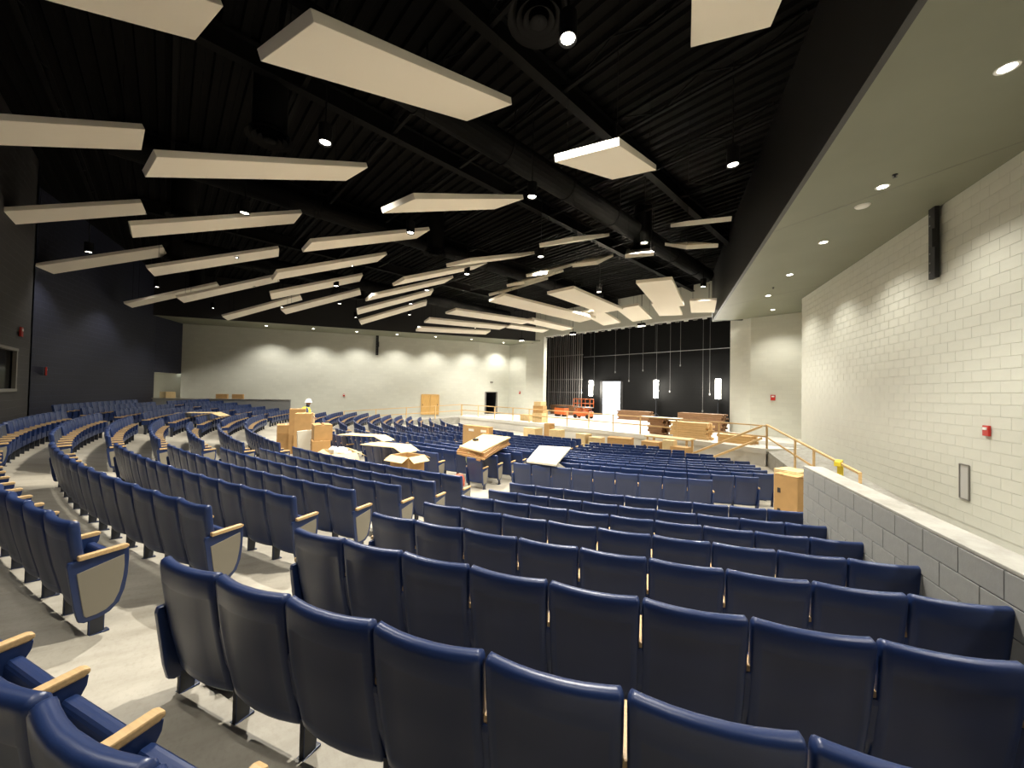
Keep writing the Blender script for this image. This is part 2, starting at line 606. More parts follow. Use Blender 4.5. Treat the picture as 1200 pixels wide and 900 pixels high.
for sg in (1, -1):
    mb = MB()
    for ta, tb in ((7.6, 8.5), (8.5, 21.0)):
        A, B_ = (sg * rail_w(ta), ta), (sg * rail_w(tb), tb)
        D_, E_ = (sg * (wall_w(ta) + 0.1), ta), (sg * (wall_w(tb) + 0.1), tb)
        lo = [hp(*q, ZB) for q in (A, D_, E_, B_)]
        hi = [hp(*A, ramp_z(ta)), hp(*D_, ramp_z(ta)), hp(*E_, ramp_z(tb)), hp(*B_, ramp_z(tb))]
        mb.hexa(lo + hi)
    struct(mb.build('floor', M['ledge']))

# roof: ribbed deck, beams, bar joists
mb = MB()
t = -6.0
prof = []
while t < 41:
    prof += [(t, DECK), (t + 0.16, DECK), (t + 0.20, DECK + 0.09), (t + 0.34, DECK + 0.09), (t + 0.38, DECK)]
    t += 0.38
for (ta, za), (tb, zb) in zip(prof, prof[1:]):
    if tb - ta < 1e-6:
        continue
    mb.poly((hp(-30, ta, za), hp(30, ta, za), hp(30, tb, zb), hp(-30, tb, zb)))
ceiling = struct(mb.build('ceiling', M['deck'], fix=False))
mb = MB()
mb.box(hp(0, 17, DECK + 0.3), (62, 50, 0.2))
struct(mb.build('ceiling', M['black']))
for w in (-19.5, -13, -6.5, 0, 6.5, 11.3):
    mb = MB()
    for dz, ww, hh in ((DECK - 0.05, 0.26, 0.05), (DECK - 0.33, 0.05, 0.5), (DECK - 0.6, 0.26, 0.05)):
        mb.box(hp(w, 18.5, dz), (ww, 31 if abs(w) < 12 else (24 if abs(w) < 15 else 12), hh))
    struct(mb.build('beam', M['steel_black'], ceiling))
for k in range(13):
    t = 4.5 + 2.55 * k
    half = min(fascia_w(t) - 0.2, 5.0 + 1.05 * (38 - t) * 1.1 if t > 30 else 99)
    mb = MB()
    y = -t
    mb.bar((-half, y, DECK - 0.02 + ZO), (half, y, DECK - 0.02 + ZO), 0.1, 0.05)
    mb.bar((-half, y, DECK - 0.5 + ZO), (half, y, DECK - 0.5 + ZO), 0.1, 0.05)
    n = int(half * 2 / 1.1)
    for i in range(n):
        xa, xb = -half + 2 * half * i / n, -half + 2 * half * (i + 1) / n
        za, zb = (DECK - 0.02, DECK - 0.5) if i % 2 else (DECK - 0.5, DECK - 0.02)
        mb.bar((xa, y, za + ZO), (xb, y, zb + ZO), 0.03, 0.03)
    struct(mb.build('joist', M['steel_black'], ceiling))
# round ducts under the deck
for w, t0, t1, r in ((9.2, 8, 31, 0.42), (-9.2, 8, 33, 0.42), (0.8, 5, 34, 0.36)):
    mb = MB()
    mb.cyl(hp(w, t0, DECK - 1.12), hp(w, t1, DECK - 1.12), r, n=20, mi=0)
    for q in range(int(t0) + 2, int(t1), 3):
        mb.cyl(hp(w, q, DECK - 1.12), hp(w, q + 0.06, DECK - 1.12), r + 0.03, n=20)
        mb.box(hp(w - r - 0.02, q + 0.03, DECK - 0.56), (0.02, 0.03, 1.12))
        mb.box(hp(w + r + 0.02, q + 0.03, DECK - 0.56), (0.02, 0.03, 1.12))
    lab = {9.2: 'black round air duct under the roof deck over the right seats', -9.2: 'black round air duct under the roof deck over the far left seats',
           0.8: 'black round air duct running along the middle of the roof'}[w]
    tag(mb.build('air_duct', M['steel_black'], smooth=False), lab, 'duct')

# soffits and fascias
for sg, nm in ((1, 'right'), (-1, 'left')):
    pts = [(fascia_w(4.75) + .06, 4.75), (fascia_w(34.4) + .06, 34.4), (wall_w(34.4) + 0.2, 34.4), (wall_w(7.87) + 0.2, 7.87), (13.6, 3.7), (10.5, 3.7), (fascia_w(4.2) + .06, 4.2)]
    mb = MB()
    mb.prism([(sg * w, -t) for w, t in pts], SOF + ZO, SOF + ZO + 0.12, plane='xy')
    sof = struct(mb.build('ceiling', M['soffit']))
    for ts in (8.6, 18.5, 27.5):
        mb = MB()
        mb.bar(hp(sg * (fascia_w(ts) + .1), ts, SOF - 0.001), hp(sg * (wall_w(ts + 1.6) - .1), ts + 1.6, SOF - 0.001), 0.02, 0.006)
        mb.build('seam', M['frame_grey'], sof)
    a, b = (sg * fascia_w(4.75), 4.75), (sg * fascia_w(34.4), 34.4)
    wall('wall_fascia_' + nm, [b, a] if sg > 0 else [a, b], SOF - 0.02, DECK, M['fascia'], 0.12, flip=True)
    wall('wall_fascia_' + nm, [a, (sg * 10.4, 3.2)], SOF - 0.02, DECK, M['fascia'] if sg > 0 else M['soffit'], 0.12, flip=False)

# ---- blocks of the right wall: nearest ones singly, the rest as one mesh
dirw = Vector((0.467, -1.0, 0)).normalized()
nin = Vector((-dirw.y, dirw.x, 0))
if nin.x > 0:
    nin = -nin
yaw_w = math.atan2(dirw.y, dirw.x)
BLW, BLH = 0.534, 0.267
wr0 = hp(13.94, 7.87, 0)
mb = MB()
mb.box((0, 0, 0), (BLW - 0.004, 0.018, BLH - 0.006))
bev_me = mb.mesh('block', M['beige'], bevel=0.004)
me_block = bev_me
cells = []
L_w = 25.6 * math.hypot(1, 0.467)
for r in range(int((SOF + 3.0) / BLH) + 1):
    zc = SOF - BLH * (r + 0.5)
    off = 0.5 * (r % 2)
    for k in range(int(L_w / BLW) + 1):
        s = (k + off + 0.5) * BLW
        if s + BLW / 2 > L_w or s - BLW / 2 < -0.01:
            continue
        p = wr0 + dirw * s + nin * 0.002
        p.z = zc + ZO
        cells.append((p, s))
inv = cam.matrix_world.inverted()


def view(p):
    q = inv @ Vector(p)
    if q.z > -0.05:
        return None
    return 600 + 431.3 * q.x / -q.z, 450 - 431.3 * q.y / -q.z, -q.z


near = []
for p, s in cells:
    q = view(p)
    if q and -30 < q[0] < 1215 and -20 < q[1] < 690:
        near.append((q[2], p))
near.sort(key=lambda e: e[0])
single = near[:290]
ids = set((round(p.x, 3), round(p.y, 3), round(p.z, 3)) for _, p in single)
for _, p in single:
    o = link('block', me_block, wall_right, p, yaw_w)
hole = hp(18.71, 18.08, -2.01)
mb = MB()
for p, s in cells:
    if (round(p.x, 3), round(p.y, 3), round(p.z, 3)) in ids:
        continue
    rot = Matrix.Rotation(yaw_w, 3, 'Z')
    mb.box(p, (BLW - 0.006, 0.016, BLH - 0.010), mx=rot)
o = mb.build('block_courses', M['beige'], wall_right, fix=False)
o['kind'] = 'stuff'

# ---- knee wall of grey blocks with a pale ledge
KT0, KT1, KTOP = 25.08, 33.2, -1.09
knee = struct(wall('wall_knee_right', [(knee_w(KT1) + 0.02, KT1), (knee_w(KT0) + 0.02, KT0)], -3.6, KTOP - 0.03, M['mortar'], 0.24, flip=True))
mb = MB()
mb.box((0, 0, 0), (0.398, 0.030, 0.195))
me_kb = mb.mesh('block', M['grey_block'], bevel=0.004)
mb = MB()
mb.box((0, 0, 0), (0.196, 0.030, 0.195))
me_kh = mb.mesh('block', M['grey_block'], bevel=0.004)
k0 = hp(16.59, 25.08, 0)
nin2 = nin
for r in range(9):
    zc = KTOP - 0.03 - 0.203 * (r + 0.5)
    for k in range(24):
        s = (k + 0.5 + 0.5 * (r % 2)) * 0.406
        if s > 8.9:
            continue
        p = k0 + dirw * s + nin2 * 0.004
        rr = math.hypot(p.x, p.y)
        if zc + 0.1 < floor_z(rr):
            continue
        p.z = zc + ZO
        link('block', me_kb, knee, p, yaw_w)
    if r % 2:
        p = k0 + dirw * 0.1015 + nin2 * 0.004
        p.z = zc + ZO
        link('block', me_kh, knee, p, yaw_w)
mb = MB()
mb.box((0, 0, 0), (0.235, 0.03, 0.195))
me_ke = mb.mesh('block', M['grey_block'], bevel=0.004)
for r in range(9):
    p = k0 - nin2 * 0.13 - dirw * 0.0
    p.z = KTOP - 0.03 - 0.203 * (r + 0.5) + ZO
    link('block', me_ke, knee, p, math.atan2(nin2.y, nin2.x))
led = MB()
led.box(k0 + dirw * 4.4 - nin2 * 0.115 + Vector((0, 0, KTOP - 0.015)), (8.86, 0.262, 0.03), mx=Matrix.Rotation(yaw_w, 3, 'Z'))
led.build('ledge', M['ledge'], knee, bevel=0.008)
# the same wall on the far left
kl = wall('wall_knee_left', [(-knee_w(KT0), KT0), (-knee_w(KT1), KT1)], -3.6, KTOP, M['grey_block'], 0.24, flip=True)
mb = MB()
a, b = hp(-knee_w(KT0) - 0.1, KT0, KTOP + 0.02), hp(-knee_w(KT1) - 0.1, KT1, KTOP + 0.02)
mb.bar(a, b, 0.3, 0.05)
mb.build('ledge', M['ledge'], kl)

# ------------------------------------------------------------------ theatre seats
def back_mesh():
    us = [-1, -.992, -.975, -.95, -.85, -.82, -.5, -.2, .2, .5, .82, .85, .95, .975, .992, 1]
    vs_ = [0, .006, .02, .04, .10, .12, .4, .62, .80, .82, .90, .94, .96, .98, .994, 1]
    mb = MB()
    Hh, Z0, th = 0.765, 0.176, 0.066

    def shape(u, v):
        hw = 0.2755 - 0.006 * (1 - v)
        if v > .94:                                   # rounded upper corners
            q = (v - .94) / .06
            hw -= 0.026 * (1 - math.sqrt(max(0, 1 - q * q)))
        if v < .06:
            hw -= 0.012 * (1 - v / .06)
        z = Z0 + Hh * v + 0.012 * (v > .5) * (1 - u * u) * 0 + 0.004 * abs(u) ** 3 * v
        y = 0.135 * (1 - v) ** 1.15 + 0.034 * u * u - 0.012 * math.sin(PI * v)
        return u * hw, y, z

    def edge(u, v):
        e = 0.0
        for d in (1 - abs(u), (1 - v) * 1.2, v * 1.2):
            if d < .05:
                q = 1 - d / .05
                e = max(e, 1 - math.sqrt(max(0, 1 - q * q)))
        return e
    nu, nv = len(us), len(vs_)
    for side in (0, 1):
        for v in vs_:
            for u in us:
                x, y, z = shape(u, v)
                e = edge(u, v)
                if side == 0:
                    d = th / 2 * e
                    if abs(u) < .83 and .11 < v < .81:
                        d += 0.005
                else:
                    d = th - th / 2 * e
                mb.v.append((x, y + d, z))
    N = nu * nv
    for j in range(nv - 1):
        for i in range(nu - 1):
            a = j * nu + i
            pan = abs((us[i] + us[i + 1]) / 2) < .83 and .12 < (vs_[j] + vs_[j + 1]) / 2 < .81
            mb.f.append((a, a + 1, a + nu + 1, a + nu))
            mb.m.append(1 if pan else 0)
            pad = abs((us[i] + us[i + 1]) / 2) < .90 and (vs_[j] + vs_[j + 1]) / 2 < .95
            mb.f.append((N + a, N + a + nu, N + a + nu + 1, N + a + 1))
            mb.m.append(2 if pad else 0)
            mb.uv += [None, None]
    me = mb.mesh('backrest', [M['navy'], M['navy_panel'], M['fabric']], fix=False)
    bm = bmesh.new()
    bm.from_mesh(me)
    bmesh.ops.remove_doubles(bm, verts=bm.verts, dist=2e-4)
    bmesh.ops.recalc_face_normals(bm, faces=bm.faces)
    bm.to_mesh(me)
    bm.free()
    me.polygons.foreach_set('use_smooth', [True] * len(me.polygons))
    return me


def seat_mesh():
    mb = MB()
    prof = [(.255, .26), (.29, .25), (.325, .30), (.340, .46), (.338, .585), (.325, .60), (.290, .60), (.275, .58)]
    mb.prism(prof, -0.240, 0.240, 0)
    mb.box((0, .228, .40), (.45, .06, .26), 1, mx=Matrix.Rotation(-0.06, 3, 'X'))
    return mb.mesh('seat', [M['navy'], M['fabric']], bevel=0.012, smooth=False)


def arm_mesh():
    mb = MB()
    prof = [(.085, .632), (.355, .640), (.375, .650), (.375, .668), (.355, .676), (.085, .668)]
    mb.prism(prof, -0.025, 0.025)
    return mb.mesh('armrest', M['oak'], bevel=0.008)


def stand_mesh():
    mb = MB()
    mb.prism([(.08, .60), (.08, .633), (.37, .641), (.365, .60), (.30, .47), (.28, .22), (.19, .20), (.12, .40)], -0.022, 0.022)
    mb.prism([(.17, .01), (.25, .01), (.27, .22), (.17, .22)], -0.018, 0.018, 1)
    mb.box((0, .21, .008), (.055, .13, .016), 1)
    return mb.mesh('arm_stand', [M['navy'], M['dark_metal']], bevel=0.004)


def sq(prof):            # end panels are shallower than they are tall
    return [(.03 + (a - .04) * .79, b) for a, b in prof]


def inset(prof, k):
    cx = sum(p[0] for p in prof) / len(prof)
    cz = sum(p[1] for p in prof) / len(prof)
    return [(cx + (a - cx) * k, cz + (b - cz) * k) for a, b in prof]


END = [(.04, .60), (.05, .632), (.480, .640), (.486, .55), (.480, .42), (.460, .30), (.420, .205), (.35, .150), (.27, .130), (.17, .130), (.13, .15), (.10, .25), (.065, .45)]


def end_mesh(sg):
    mb = MB()
    mb.prism(sq(END), 0.0, 0.036 * sg)
    mb.prism([(.16, .01), (.25, .01), (.25, .16), (.16, .16)], 0.0, 0.03 * sg, 1)
    mb.box((0.02 * sg, .20, .008), (.06, .15, .016), 1)
    return mb.mesh('end_panel', [M['navy'], M['dark_metal']], bevel=0.006)


def endfab_mesh(sg):
    mb = MB()
    q = [(.105, .535), (.445, .590), (.450, .50), (.440, .40), (.415, .29), (.375, .215), (.32, .180), (.25, .168), (.18, .170), (.165, .19), (.140, .32)]
    mb.prism(sq(q), 0.032 * sg, 0.041 * sg)
    return mb.mesh('panel_fabric', M['greige'], bevel=0.004)


ME = dict(back=back_mesh(), seat=seat_mesh(), arm=arm_mesh(), stand=stand_mesh(), endL=end_mesh(-1), endR=end_mesh(1), fabL=endfab_mesh(-1), fabR=endfab_mesh(1))
ORD = ['zeroth', 'first', 'second', 'third', 'fourth', 'fifth', 'sixth', 'seventh', 'eighth', 'ninth', 'tenth', 'eleventh', 'twelfth', 'thirteenth', 'fourteenth', 'fifteenth',
       'sixteenth', 'seventeenth', 'eighteenth', 'nineteenth', 'twentieth']
seats = []     # (R, al, z, row words, section words, seat number, left end, right end)


def add_run(R, zt, al0, n, sgn, roww, secw, skip=(), ends=(True, True), fromw='aisle'):
    """n seats from angle al0; sgn +1 runs to the right of the hall"""
    d = P_SEAT / R
    ks = [k for k in range(n) if k not in skip]
    for k in ks:
        al = al0 + sgn * (k + 0.5) * d
        left = (k - 1 not in ks) if sgn > 0 else (k + 1 not in ks)
        right = (k + 1 not in ks) if sgn > 0 else (k - 1 not in ks)
        seats.append((R, al, zt, roww, secw, k + 1, left, right))


BACKW = {'Z': 'rearmost row', 'A': 'nearest row', 'B': 'second row', 'C': 'third row', 'D': 'fourth row', 'E': 'fifth row', 'F': 'sixth row', 'G': 'seventh row'}
for nm, R, zt in BACK_ROWS:
    d = P_SEAT / R
    if nm == 'Z':
        add_run(R, zt, .4201 - 0.0153, 5, 1, 'rearmost row', 'bottom left corner block')
        for sg in (1, -1):
            add_run(R, zt, sg * .382, 14, -sg, 'rearmost row', 'near left rear block' if sg > 0 else 'far left rear block')
        continue
    for sg in (1, -1):
        add_run(R, zt, sg * .419, 9, sg, BACKW[nm], 'right rear block' if sg > 0 else 'outermost far rear block')
        n2 = int(.226 * R / P_SEAT)
        add_run(R, zt, sg * .382, n2, -sg, BACKW[nm], 'near left rear block' if sg > 0 else 'far left rear block')
    n3 = int(.245 * R / P_SEAT)
    add_run(R, zt, n3 * d / 2, n3, -1, BACKW[nm], 'rear block before booth')
ENDS = [.566, .625, .648, .658, .667, .679, .691, .696, .667, .635, .562]
for j, (R, zt) in enumerate(FRONT_ROWS):
    d = P_SEAT / R
    rw = ORD[j + 1] + ' front row'
    for sg in (1, -1):
        if j < 11:
            n = int((ENDS[j] - .380) / d + 0.15)
            add_run(R, zt, sg * .380, n, sg, rw, 'right front block' if sg > 0 else 'far front block')
        n2 = int(.218 * R / P_SEAT)
        add_run(R, zt, sg * .343, n2, -sg, rw, 'middle front block' if sg > 0 else 'far middle front block', skip=(1, 2) if (j == 0 and sg > 0) else ())
    n3 = int(.17 * R / P_SEAT)
    add_run(R, zt, n3 * d / 2, n3, -1, rw, 'centre front block')


def seat_rank(s):
    R, al, zt = s[0], s[1], s[2]
    p = arc(R - .1, al, zt - .3)
    q = view(p)
    if not q:
        return 1e9
    vis = -90 < q[0] < 1290 and q[1] < 1150
    return (p - cam.matrix_world.translation).length + (0 if vis else 1e4)


seats.sort(key=seat_rank)
N_SINGLE = 300
for i, (R, al, zt, rw, sw, k, le, re_) in enumerate(seats[:N_SINGLE]):
    loc = arc(R + 0.05, al, zt - CHAIR_H)
    frm = 'aisle'
    lab = 'navy theatre seat, %s from the aisle, %s of the %s' % (ORD[k], rw, sw)
    t_ = thing('theatre_seat', lab, 'seat', loc, al, 'navy theatre seats in curved rows')
    link('backrest', ME['back'], t_)
    link('seat', ME['seat'], t_)
    link('armrest', ME['arm'], t_, (0.28 + (.012 if re_ else 0), 0, 0))
    if re_:
        e = link('end_panel', ME['endR'], t_, (0.262, 0, 0))
        link('panel_fabric', ME['fabR'], e)
    else:
        link('arm_stand', ME['stand'], t_, (0.28, 0, 0))
    if le:
        link('armrest', ME['arm'], t_, (-0.292, 0, 0))
        e = link('end_panel', ME['endL'], t_, (-0.262, 0, 0))
        link('panel_fabric', ME['fabL'], e)
# the remaining several hundred seats, farther off: one mesh of simple seats
V0, F0, M0 = [], [], []


def sb(c, s):
    x, y, z = s[0] / 2, s[1] / 2, s[2] / 2
    return [(c[0] + a * x, c[1] + b * y, c[2] + d * z) for a, b, d in ((-1, -1, -1), (1, -1, -1), (1, 1, -1), (-1, 1, -1), (-1, -1, 1), (1, -1, 1), (1, 1, 1), (-1, 1, 1))]


QF = ((3, 2, 1, 0), (4, 5, 6, 7), (0, 1, 5, 4), (1, 2, 6, 5), (2, 3, 7, 6), (3, 0, 4, 7))


def add_box(pts, mi):
    k = len(V0)
    V0.extend(pts)
    for q in QF:
        F0.append(tuple(k + i for i in q))
        M0.append(mi)


xs = [-.262, -.16, 0.0, .16, .262]
for (ua, ub) in zip(xs, xs[1:]):
    def yb(u, v): return .135 * (1 - v) + .055 * (u / .262) ** 2
    cut = [0.03 if abs(abs(u) - .262) < 1e-6 else 0 for u in (ua, ub)]
    for (va, vb, ca) in ((0.0, .95, 0), (.95, 1.0, 1)):
        u0, u1 = ua, ub
        t0, t1 = (ua + (0.03 if ca and ua < -.2 else 0)), (ub - (0.03 if ca and ub > .2 else 0))
        pts = [(u0, yb(u0, va), .20 + .755 * va), (u1, yb(u1, va), .20 + .755 * va), (u1, yb(u1, va) + .06, .20 + .755 * va), (u0, yb(u0, va) + .06, .20 + .755 * va),
               (t0, yb(u0, vb), .20 + .755 * vb), (t1, yb(u1, vb), .20 + .755 * vb), (t1, yb(u1, vb) + .06, .20 + .755 * vb), (t0, yb(u0, vb) + .06, .20 + .755 * vb)]
        add_box(pts, 0)
add_box(sb((0, .24, .43), (.47, .12, .34)), 0)
add_box(sb((.28, .23, .655), (.055, .29, .036)), 2)
add_box(sb((.28, .22, .53), (.045, .26, .2)), 0)
add_box(sb((.28, .22, .22), (.036, .09, .44)), 3)
PV, PF, PM = V0, F0, M0
import numpy as np
pv = np.array(PV)
allv, allf, allm = [], [], []
rest = [s for s in seats[N_SINGLE:]]
for i, (R, al, zt, rw, sw, k, le, re_) in enumerate(rest):
    loc = arc(R + 0.05, al, zt - CHAIR_H)
    c_, s_ = math.cos(al), math.sin(al)
    q = np.empty_like(pv)
    q[:, 0] = pv[:, 0] * c_ - pv[:, 1] * s_ + loc.x
    q[:, 1] = pv[:, 0] * s_ + pv[:, 1] * c_ + loc.y
    q[:, 2] = pv[:, 2] + loc.z
    off = len(allv) * len(pv)
    allv.append(q)
    allf += [tuple(off + a for a in f) for f in PF]
    allm += PM
me = bpy.data.meshes.new('distant_seats')
me.from_pydata(np.concatenate(allv).tolist(), [], allf)
for mm in ('navy', 'navy_panel', 'oak', 'dark_metal'):
    me.materials.append(M[mm])
me.polygons.foreach_set('material_index', allm)
o = link('distant_seats', me)
tag(o, 'hundreds of navy theatre seats in the far curved rows toward the stage', 'seats', kind='stuff')

# ------------------------------------------------------------------ acoustic ceiling panels
PANELS = [
    ((11.57, -29.32, 5.49, 104.6, 4.1, 24.2, 1.28, 4.88), 'largest cream ceiling panel, hanging at top centre left of the round diffuser'),
    ((6.51, -30.63, 5.54, 98.9, 1.0, 24.2, 1.25, 4.93), 'cream ceiling panel second in the nearest arc, below the largest one'),
    ((1.26, -31.14, 5.67, 90.3, -0.3, 23.4, 1.24, 4.94), 'cream ceiling panel in the nearest arc crossed by a round duct outlet'),
    ((-8.88, -34.86, 5.89, 83.2, -2.9, 24.5, 1.28, 4.77), 'cream ceiling panel far left, hanging before the charcoal booth wall corner'),
    ((-3.85, -30.86, 5.66, 80.6, -0.9, 22.5, 1.25, 4.92), 'cream ceiling panel fourth in the nearest arc from the right'),
    ((2.99, -26.64, 5.95, 89.7, -1.0, 22.3, 1.2, 4.97), 'cream ceiling panel in the second arc with a lamp at its right end'),
    ((-0.17, -27.08, 5.51, 88.7, -2.0, 23.3, 1.27, 4.89), 'cream ceiling panel in the second arc, cut by a duct near its right end'),
    ((-5.34, -26.27, 5.75, 78.3, -3.4, 21.7, 1.25, 4.89), 'cream ceiling panel fifth in the second arc counted from the right'),
    ((-8.83, -25.02, 5.68, 66.7, -1.7, 21.5, 1.25, 4.91), 'cream ceiling panel lowest of the second arc, above the left wall'),
    ((2.0, -22.64, 5.74, 88.4, -1.7, 22.2, 1.24, 4.92), 'slim cream ceiling panel, uppermost of the stacked group over the middle seats'),
    ((-1.18, -22.65, 5.59, 83.2, -1.8, 22.1, 1.26, 4.91), 'slim cream ceiling panel, second of the stacked group over the middle seats'),
    ((-4.91, -21.76, 5.61, 69.1, -2.2, 21.4, 1.25, 4.93), 'slim cream ceiling panel, third of the stacked group over the middle seats'),
    ((-7.94, -20.45, 5.56, 63.1, -2.9, 21.4, 1.25, 4.94), 'slim cream ceiling panel, lowest of the stacked group over the middle seats'),
    ((8.76, -26.26, 5.45, 101.3, -0.2, 23.8, 1.25, 4.94), 'flat cream ceiling panel at the middle of the ceiling, left of a lamp'),
    ((12.81, -24.61, 5.55, 107.6, 2.3, 23.7, 1.27, 4.88), 'squarish cream ceiling panel seen end on, near the black fascia'),
    ((3.49, -16.53, 4.7, 85.7, -4.1, -1.0, 1.30, 7.3), 'long cream panel in the row before the stage, left of the widest panel'),
    ((5.89, -15.75, 4.91, 100.8, -2.8, 2.6, 1.41, 6.68), 'widest cream panel in the row before the stage, with a bright patch'),
    ((9.26, -14.15, 5.0, 107.4, 1.2, 1.9, 1.49, 6.27), 'cream panel before the stage, rightmost large one, pointing to the viewer'),
    ((-1.97, -16.07, 5.07, 84.3, -1.2, 1.1, 1.41, 6.5), 'long cream panel before the stage, third from its left end'),
    ((-5.42, -15.71, 5.05, 74.7, -1.7, 0.7, 1.47, 6.28), 'long cream panel before the stage, second from its left end'),
    ((-8.95, -14.53, 5.06, 68.8, -3.6, 1.7, 1.46, 6.23), 'lowest cream panel before the stage, leftmost over the left wall'),
    ((-14.6, -32.2, 5.75, 78.0, 0.3, 24.3, 1.29, 4.78), 'cream ceiling panel far left, before the navy rear wall'),
    ((-8.6, -29.9, 5.5, 76.0, -0.5, 23.4, 1.3, 4.86), 'cream ceiling panel fifth in the nearest arc, behind a round duct drop'),
    ((-13.1, -27.6, 5.5, 72.0, -2.1, 24.0, 1.29, 4.88), 'cream ceiling panel leftmost of the nearest arc, low over the left wall'),
    ((-1.33, -10.92, 5.18, 81.4, -1.1, -3.2, 1.27, 4.16), 'short cream panel next to the stage opening, third from its left side'),
    ((-4.64, -9.86, 5.39, 66.1, -0.6, -2.8, 1.35, 3.46), 'short cream panel next to the stage opening, second from its left side'),
    ((3.91, -11.5, 4.96, 104.7, -5.0, -0.5, 1.25, 4.5), 'short cream panel next to the stage opening, beneath the widest panel'),
    ((5.6, -10.2, 5.2, 104.6, -4.0, -1.2, 1.35, 4.09), 'short cream panel next to the stage opening, right of the widest panel'),
    ((7.6, -9.9, 5.25, 108.1, 2.5, 0.1, 1.42, 3.81), 'short cream panel next to the stage opening, below the rightmost large one'),
    ((9.35, -9.02, 5.3, 109.8, 3.9, 0.2, 1.35, 3.41), 'short cream panel next to the stage opening, at its right corner'),
    ((5.04, -21.83, 5.9, 103.0, 0, 21.0, 1.25, 5.2), 'cream ceiling panel seen edge on, longer left bar of the third arc'),
    ((8.75, -20.62, 6.05, 107.0, 0, 22.5, 1.25, 4.9), 'cream ceiling panel seen edge on, middle bar of the third arc'),
    ((12.54, -18.8, 6.1, 119.0, 0, 23.0, 1.25, 4.9), 'cream ceiling panel seen edge on, right bar beside the black fascia'),
    ((11.51, -16.87, 6.15, 124.3, 0, 23.0, 1.05, 4.6), 'small cream panel edge in the fourth arc, rightmost'),
    ((9.68, -17.53, 6.15, 118.9, 0, 23.0, 1.05, 4.6), 'small cream panel edge in the fourth arc, second from its right'),
    ((7.76, -18.02, 6.15, 113.3, 0, 23.0, 1.05, 4.6), 'small cream panel edge in the fourth arc, third from its right'),
    ((5.65, -18.37, 6.15, 107.1, 0, 23.0, 1.05, 4.6), 'small cream panel edge in the fourth arc, fourth from its right'),
    ((3.97, -17.89, 6.15, 102.5, 0, 23.0, 1.05, 4.6), 'small cream panel edge in the fourth arc, fifth from its right'),
    ((2.14, -17.39, 6.15, 97.0, 0, 23.0, 1.05, 4.6), 'small cream panel edge in the fourth arc, sixth from its right'),
]
PT = 0.14
PANELS += [
    ((16.34, -27.37, 5.48, 111.6, 4.3, 23.1, 1.25, 4.9), 'cream ceiling panel cut by the top edge, next to the black fascia'),
    ((9.55, -34.25, 5.5, 104.2, 1.3, 25.6, 1.25, 4.9), 'cream ceiling panel cut by the top edge at the upper left'),
    ((3.9, -35.34, 5.5, 95.0, 0.0, 24.6, 1.25, 4.9), 'cream ceiling panel cut by the left edge, upper of the two there'),
    ((-2.2, -35.52, 5.65, 85.4, 1.3, 23.2, 1.25, 4.9), 'cream ceiling panel cut by the left edge, lower of the two there'),
]
for (x, y, z, yaw, tilt, slope, W, L), lab in PANELS:
    yaw, tilt, slope = (math.radians(q) for q in (yaw, tilt, slope))
    ex = Vector((math.cos(yaw) * math.cos(slope), math.sin(yaw) * math.cos(slope), math.sin(slope)))
    ey0 = Vector((-math.sin(yaw), math.cos(yaw), 0))
    ez0 = ex.cross(ey0)
    ey = ey0 * math.cos(tilt) + ez0 * math.sin(tilt)
    ez = ex.cross(ey)
    o = thing('ceiling_panel', lab, 'ceiling panel', (x, y, z + ZO), 0, 'cream acoustic panels hung under the roof')
    mb = MB()
    mb.box(ez * PT / 2, (L, W, PT), mx=Matrix((ex, ey, ez)).transposed())
    mb.build('panel_board', M['cream'], o, bevel=0.01)
    for a in (-.42, .42):
        for b in (-.4, .4):
            q = ex * (a * L) + ey * (b * W) + ez * (PT - 0.02)
            mb = MB()
            mb.cyl(q, (q.x, q.y, DECK - z + 0.02), 0.006, n=5)
            mb.build('hanger_cable', M['steel_black'], o)

# ------------------------------------------------------------------ lamps in the ceiling
def can_light(w, t, z, lab, energy, lit=True, size=math.radians(112)):
    o = thing('pendant_downlight', lab, 'downlight', hp(w, t, z), 0, 'black can downlights under the roof')
    mb = MB()
    mb.lathe((0, 0, 0), [(0.115, 0.02), (0.15, -0.02), (0.15, 0.42), (0.03, 0.45), (0.0, 0.45)], 18)
    mb.build('lamp_can', M['steel_black'], o)
    mb = MB()
    mb.cyl((0, 0, 0.44), (0, 0, DECK - z + 0.02), 0.018, n=8)
    mb.build('stem', M['steel_black'], o)
    mb = MB()
    mb.lathe((0, 0, 0), [(0.0, 0.015), (0.118, 0.015)], 18)
    mb.build('lamp_lens', M['lens'], o)
    if energy:
        lamp('downlight_lamp', 'SPOT', (0, 0, -0.05), energy, parent=o, spot_size=size, spot_blend=0.45, shadow_soft_size=0.05)


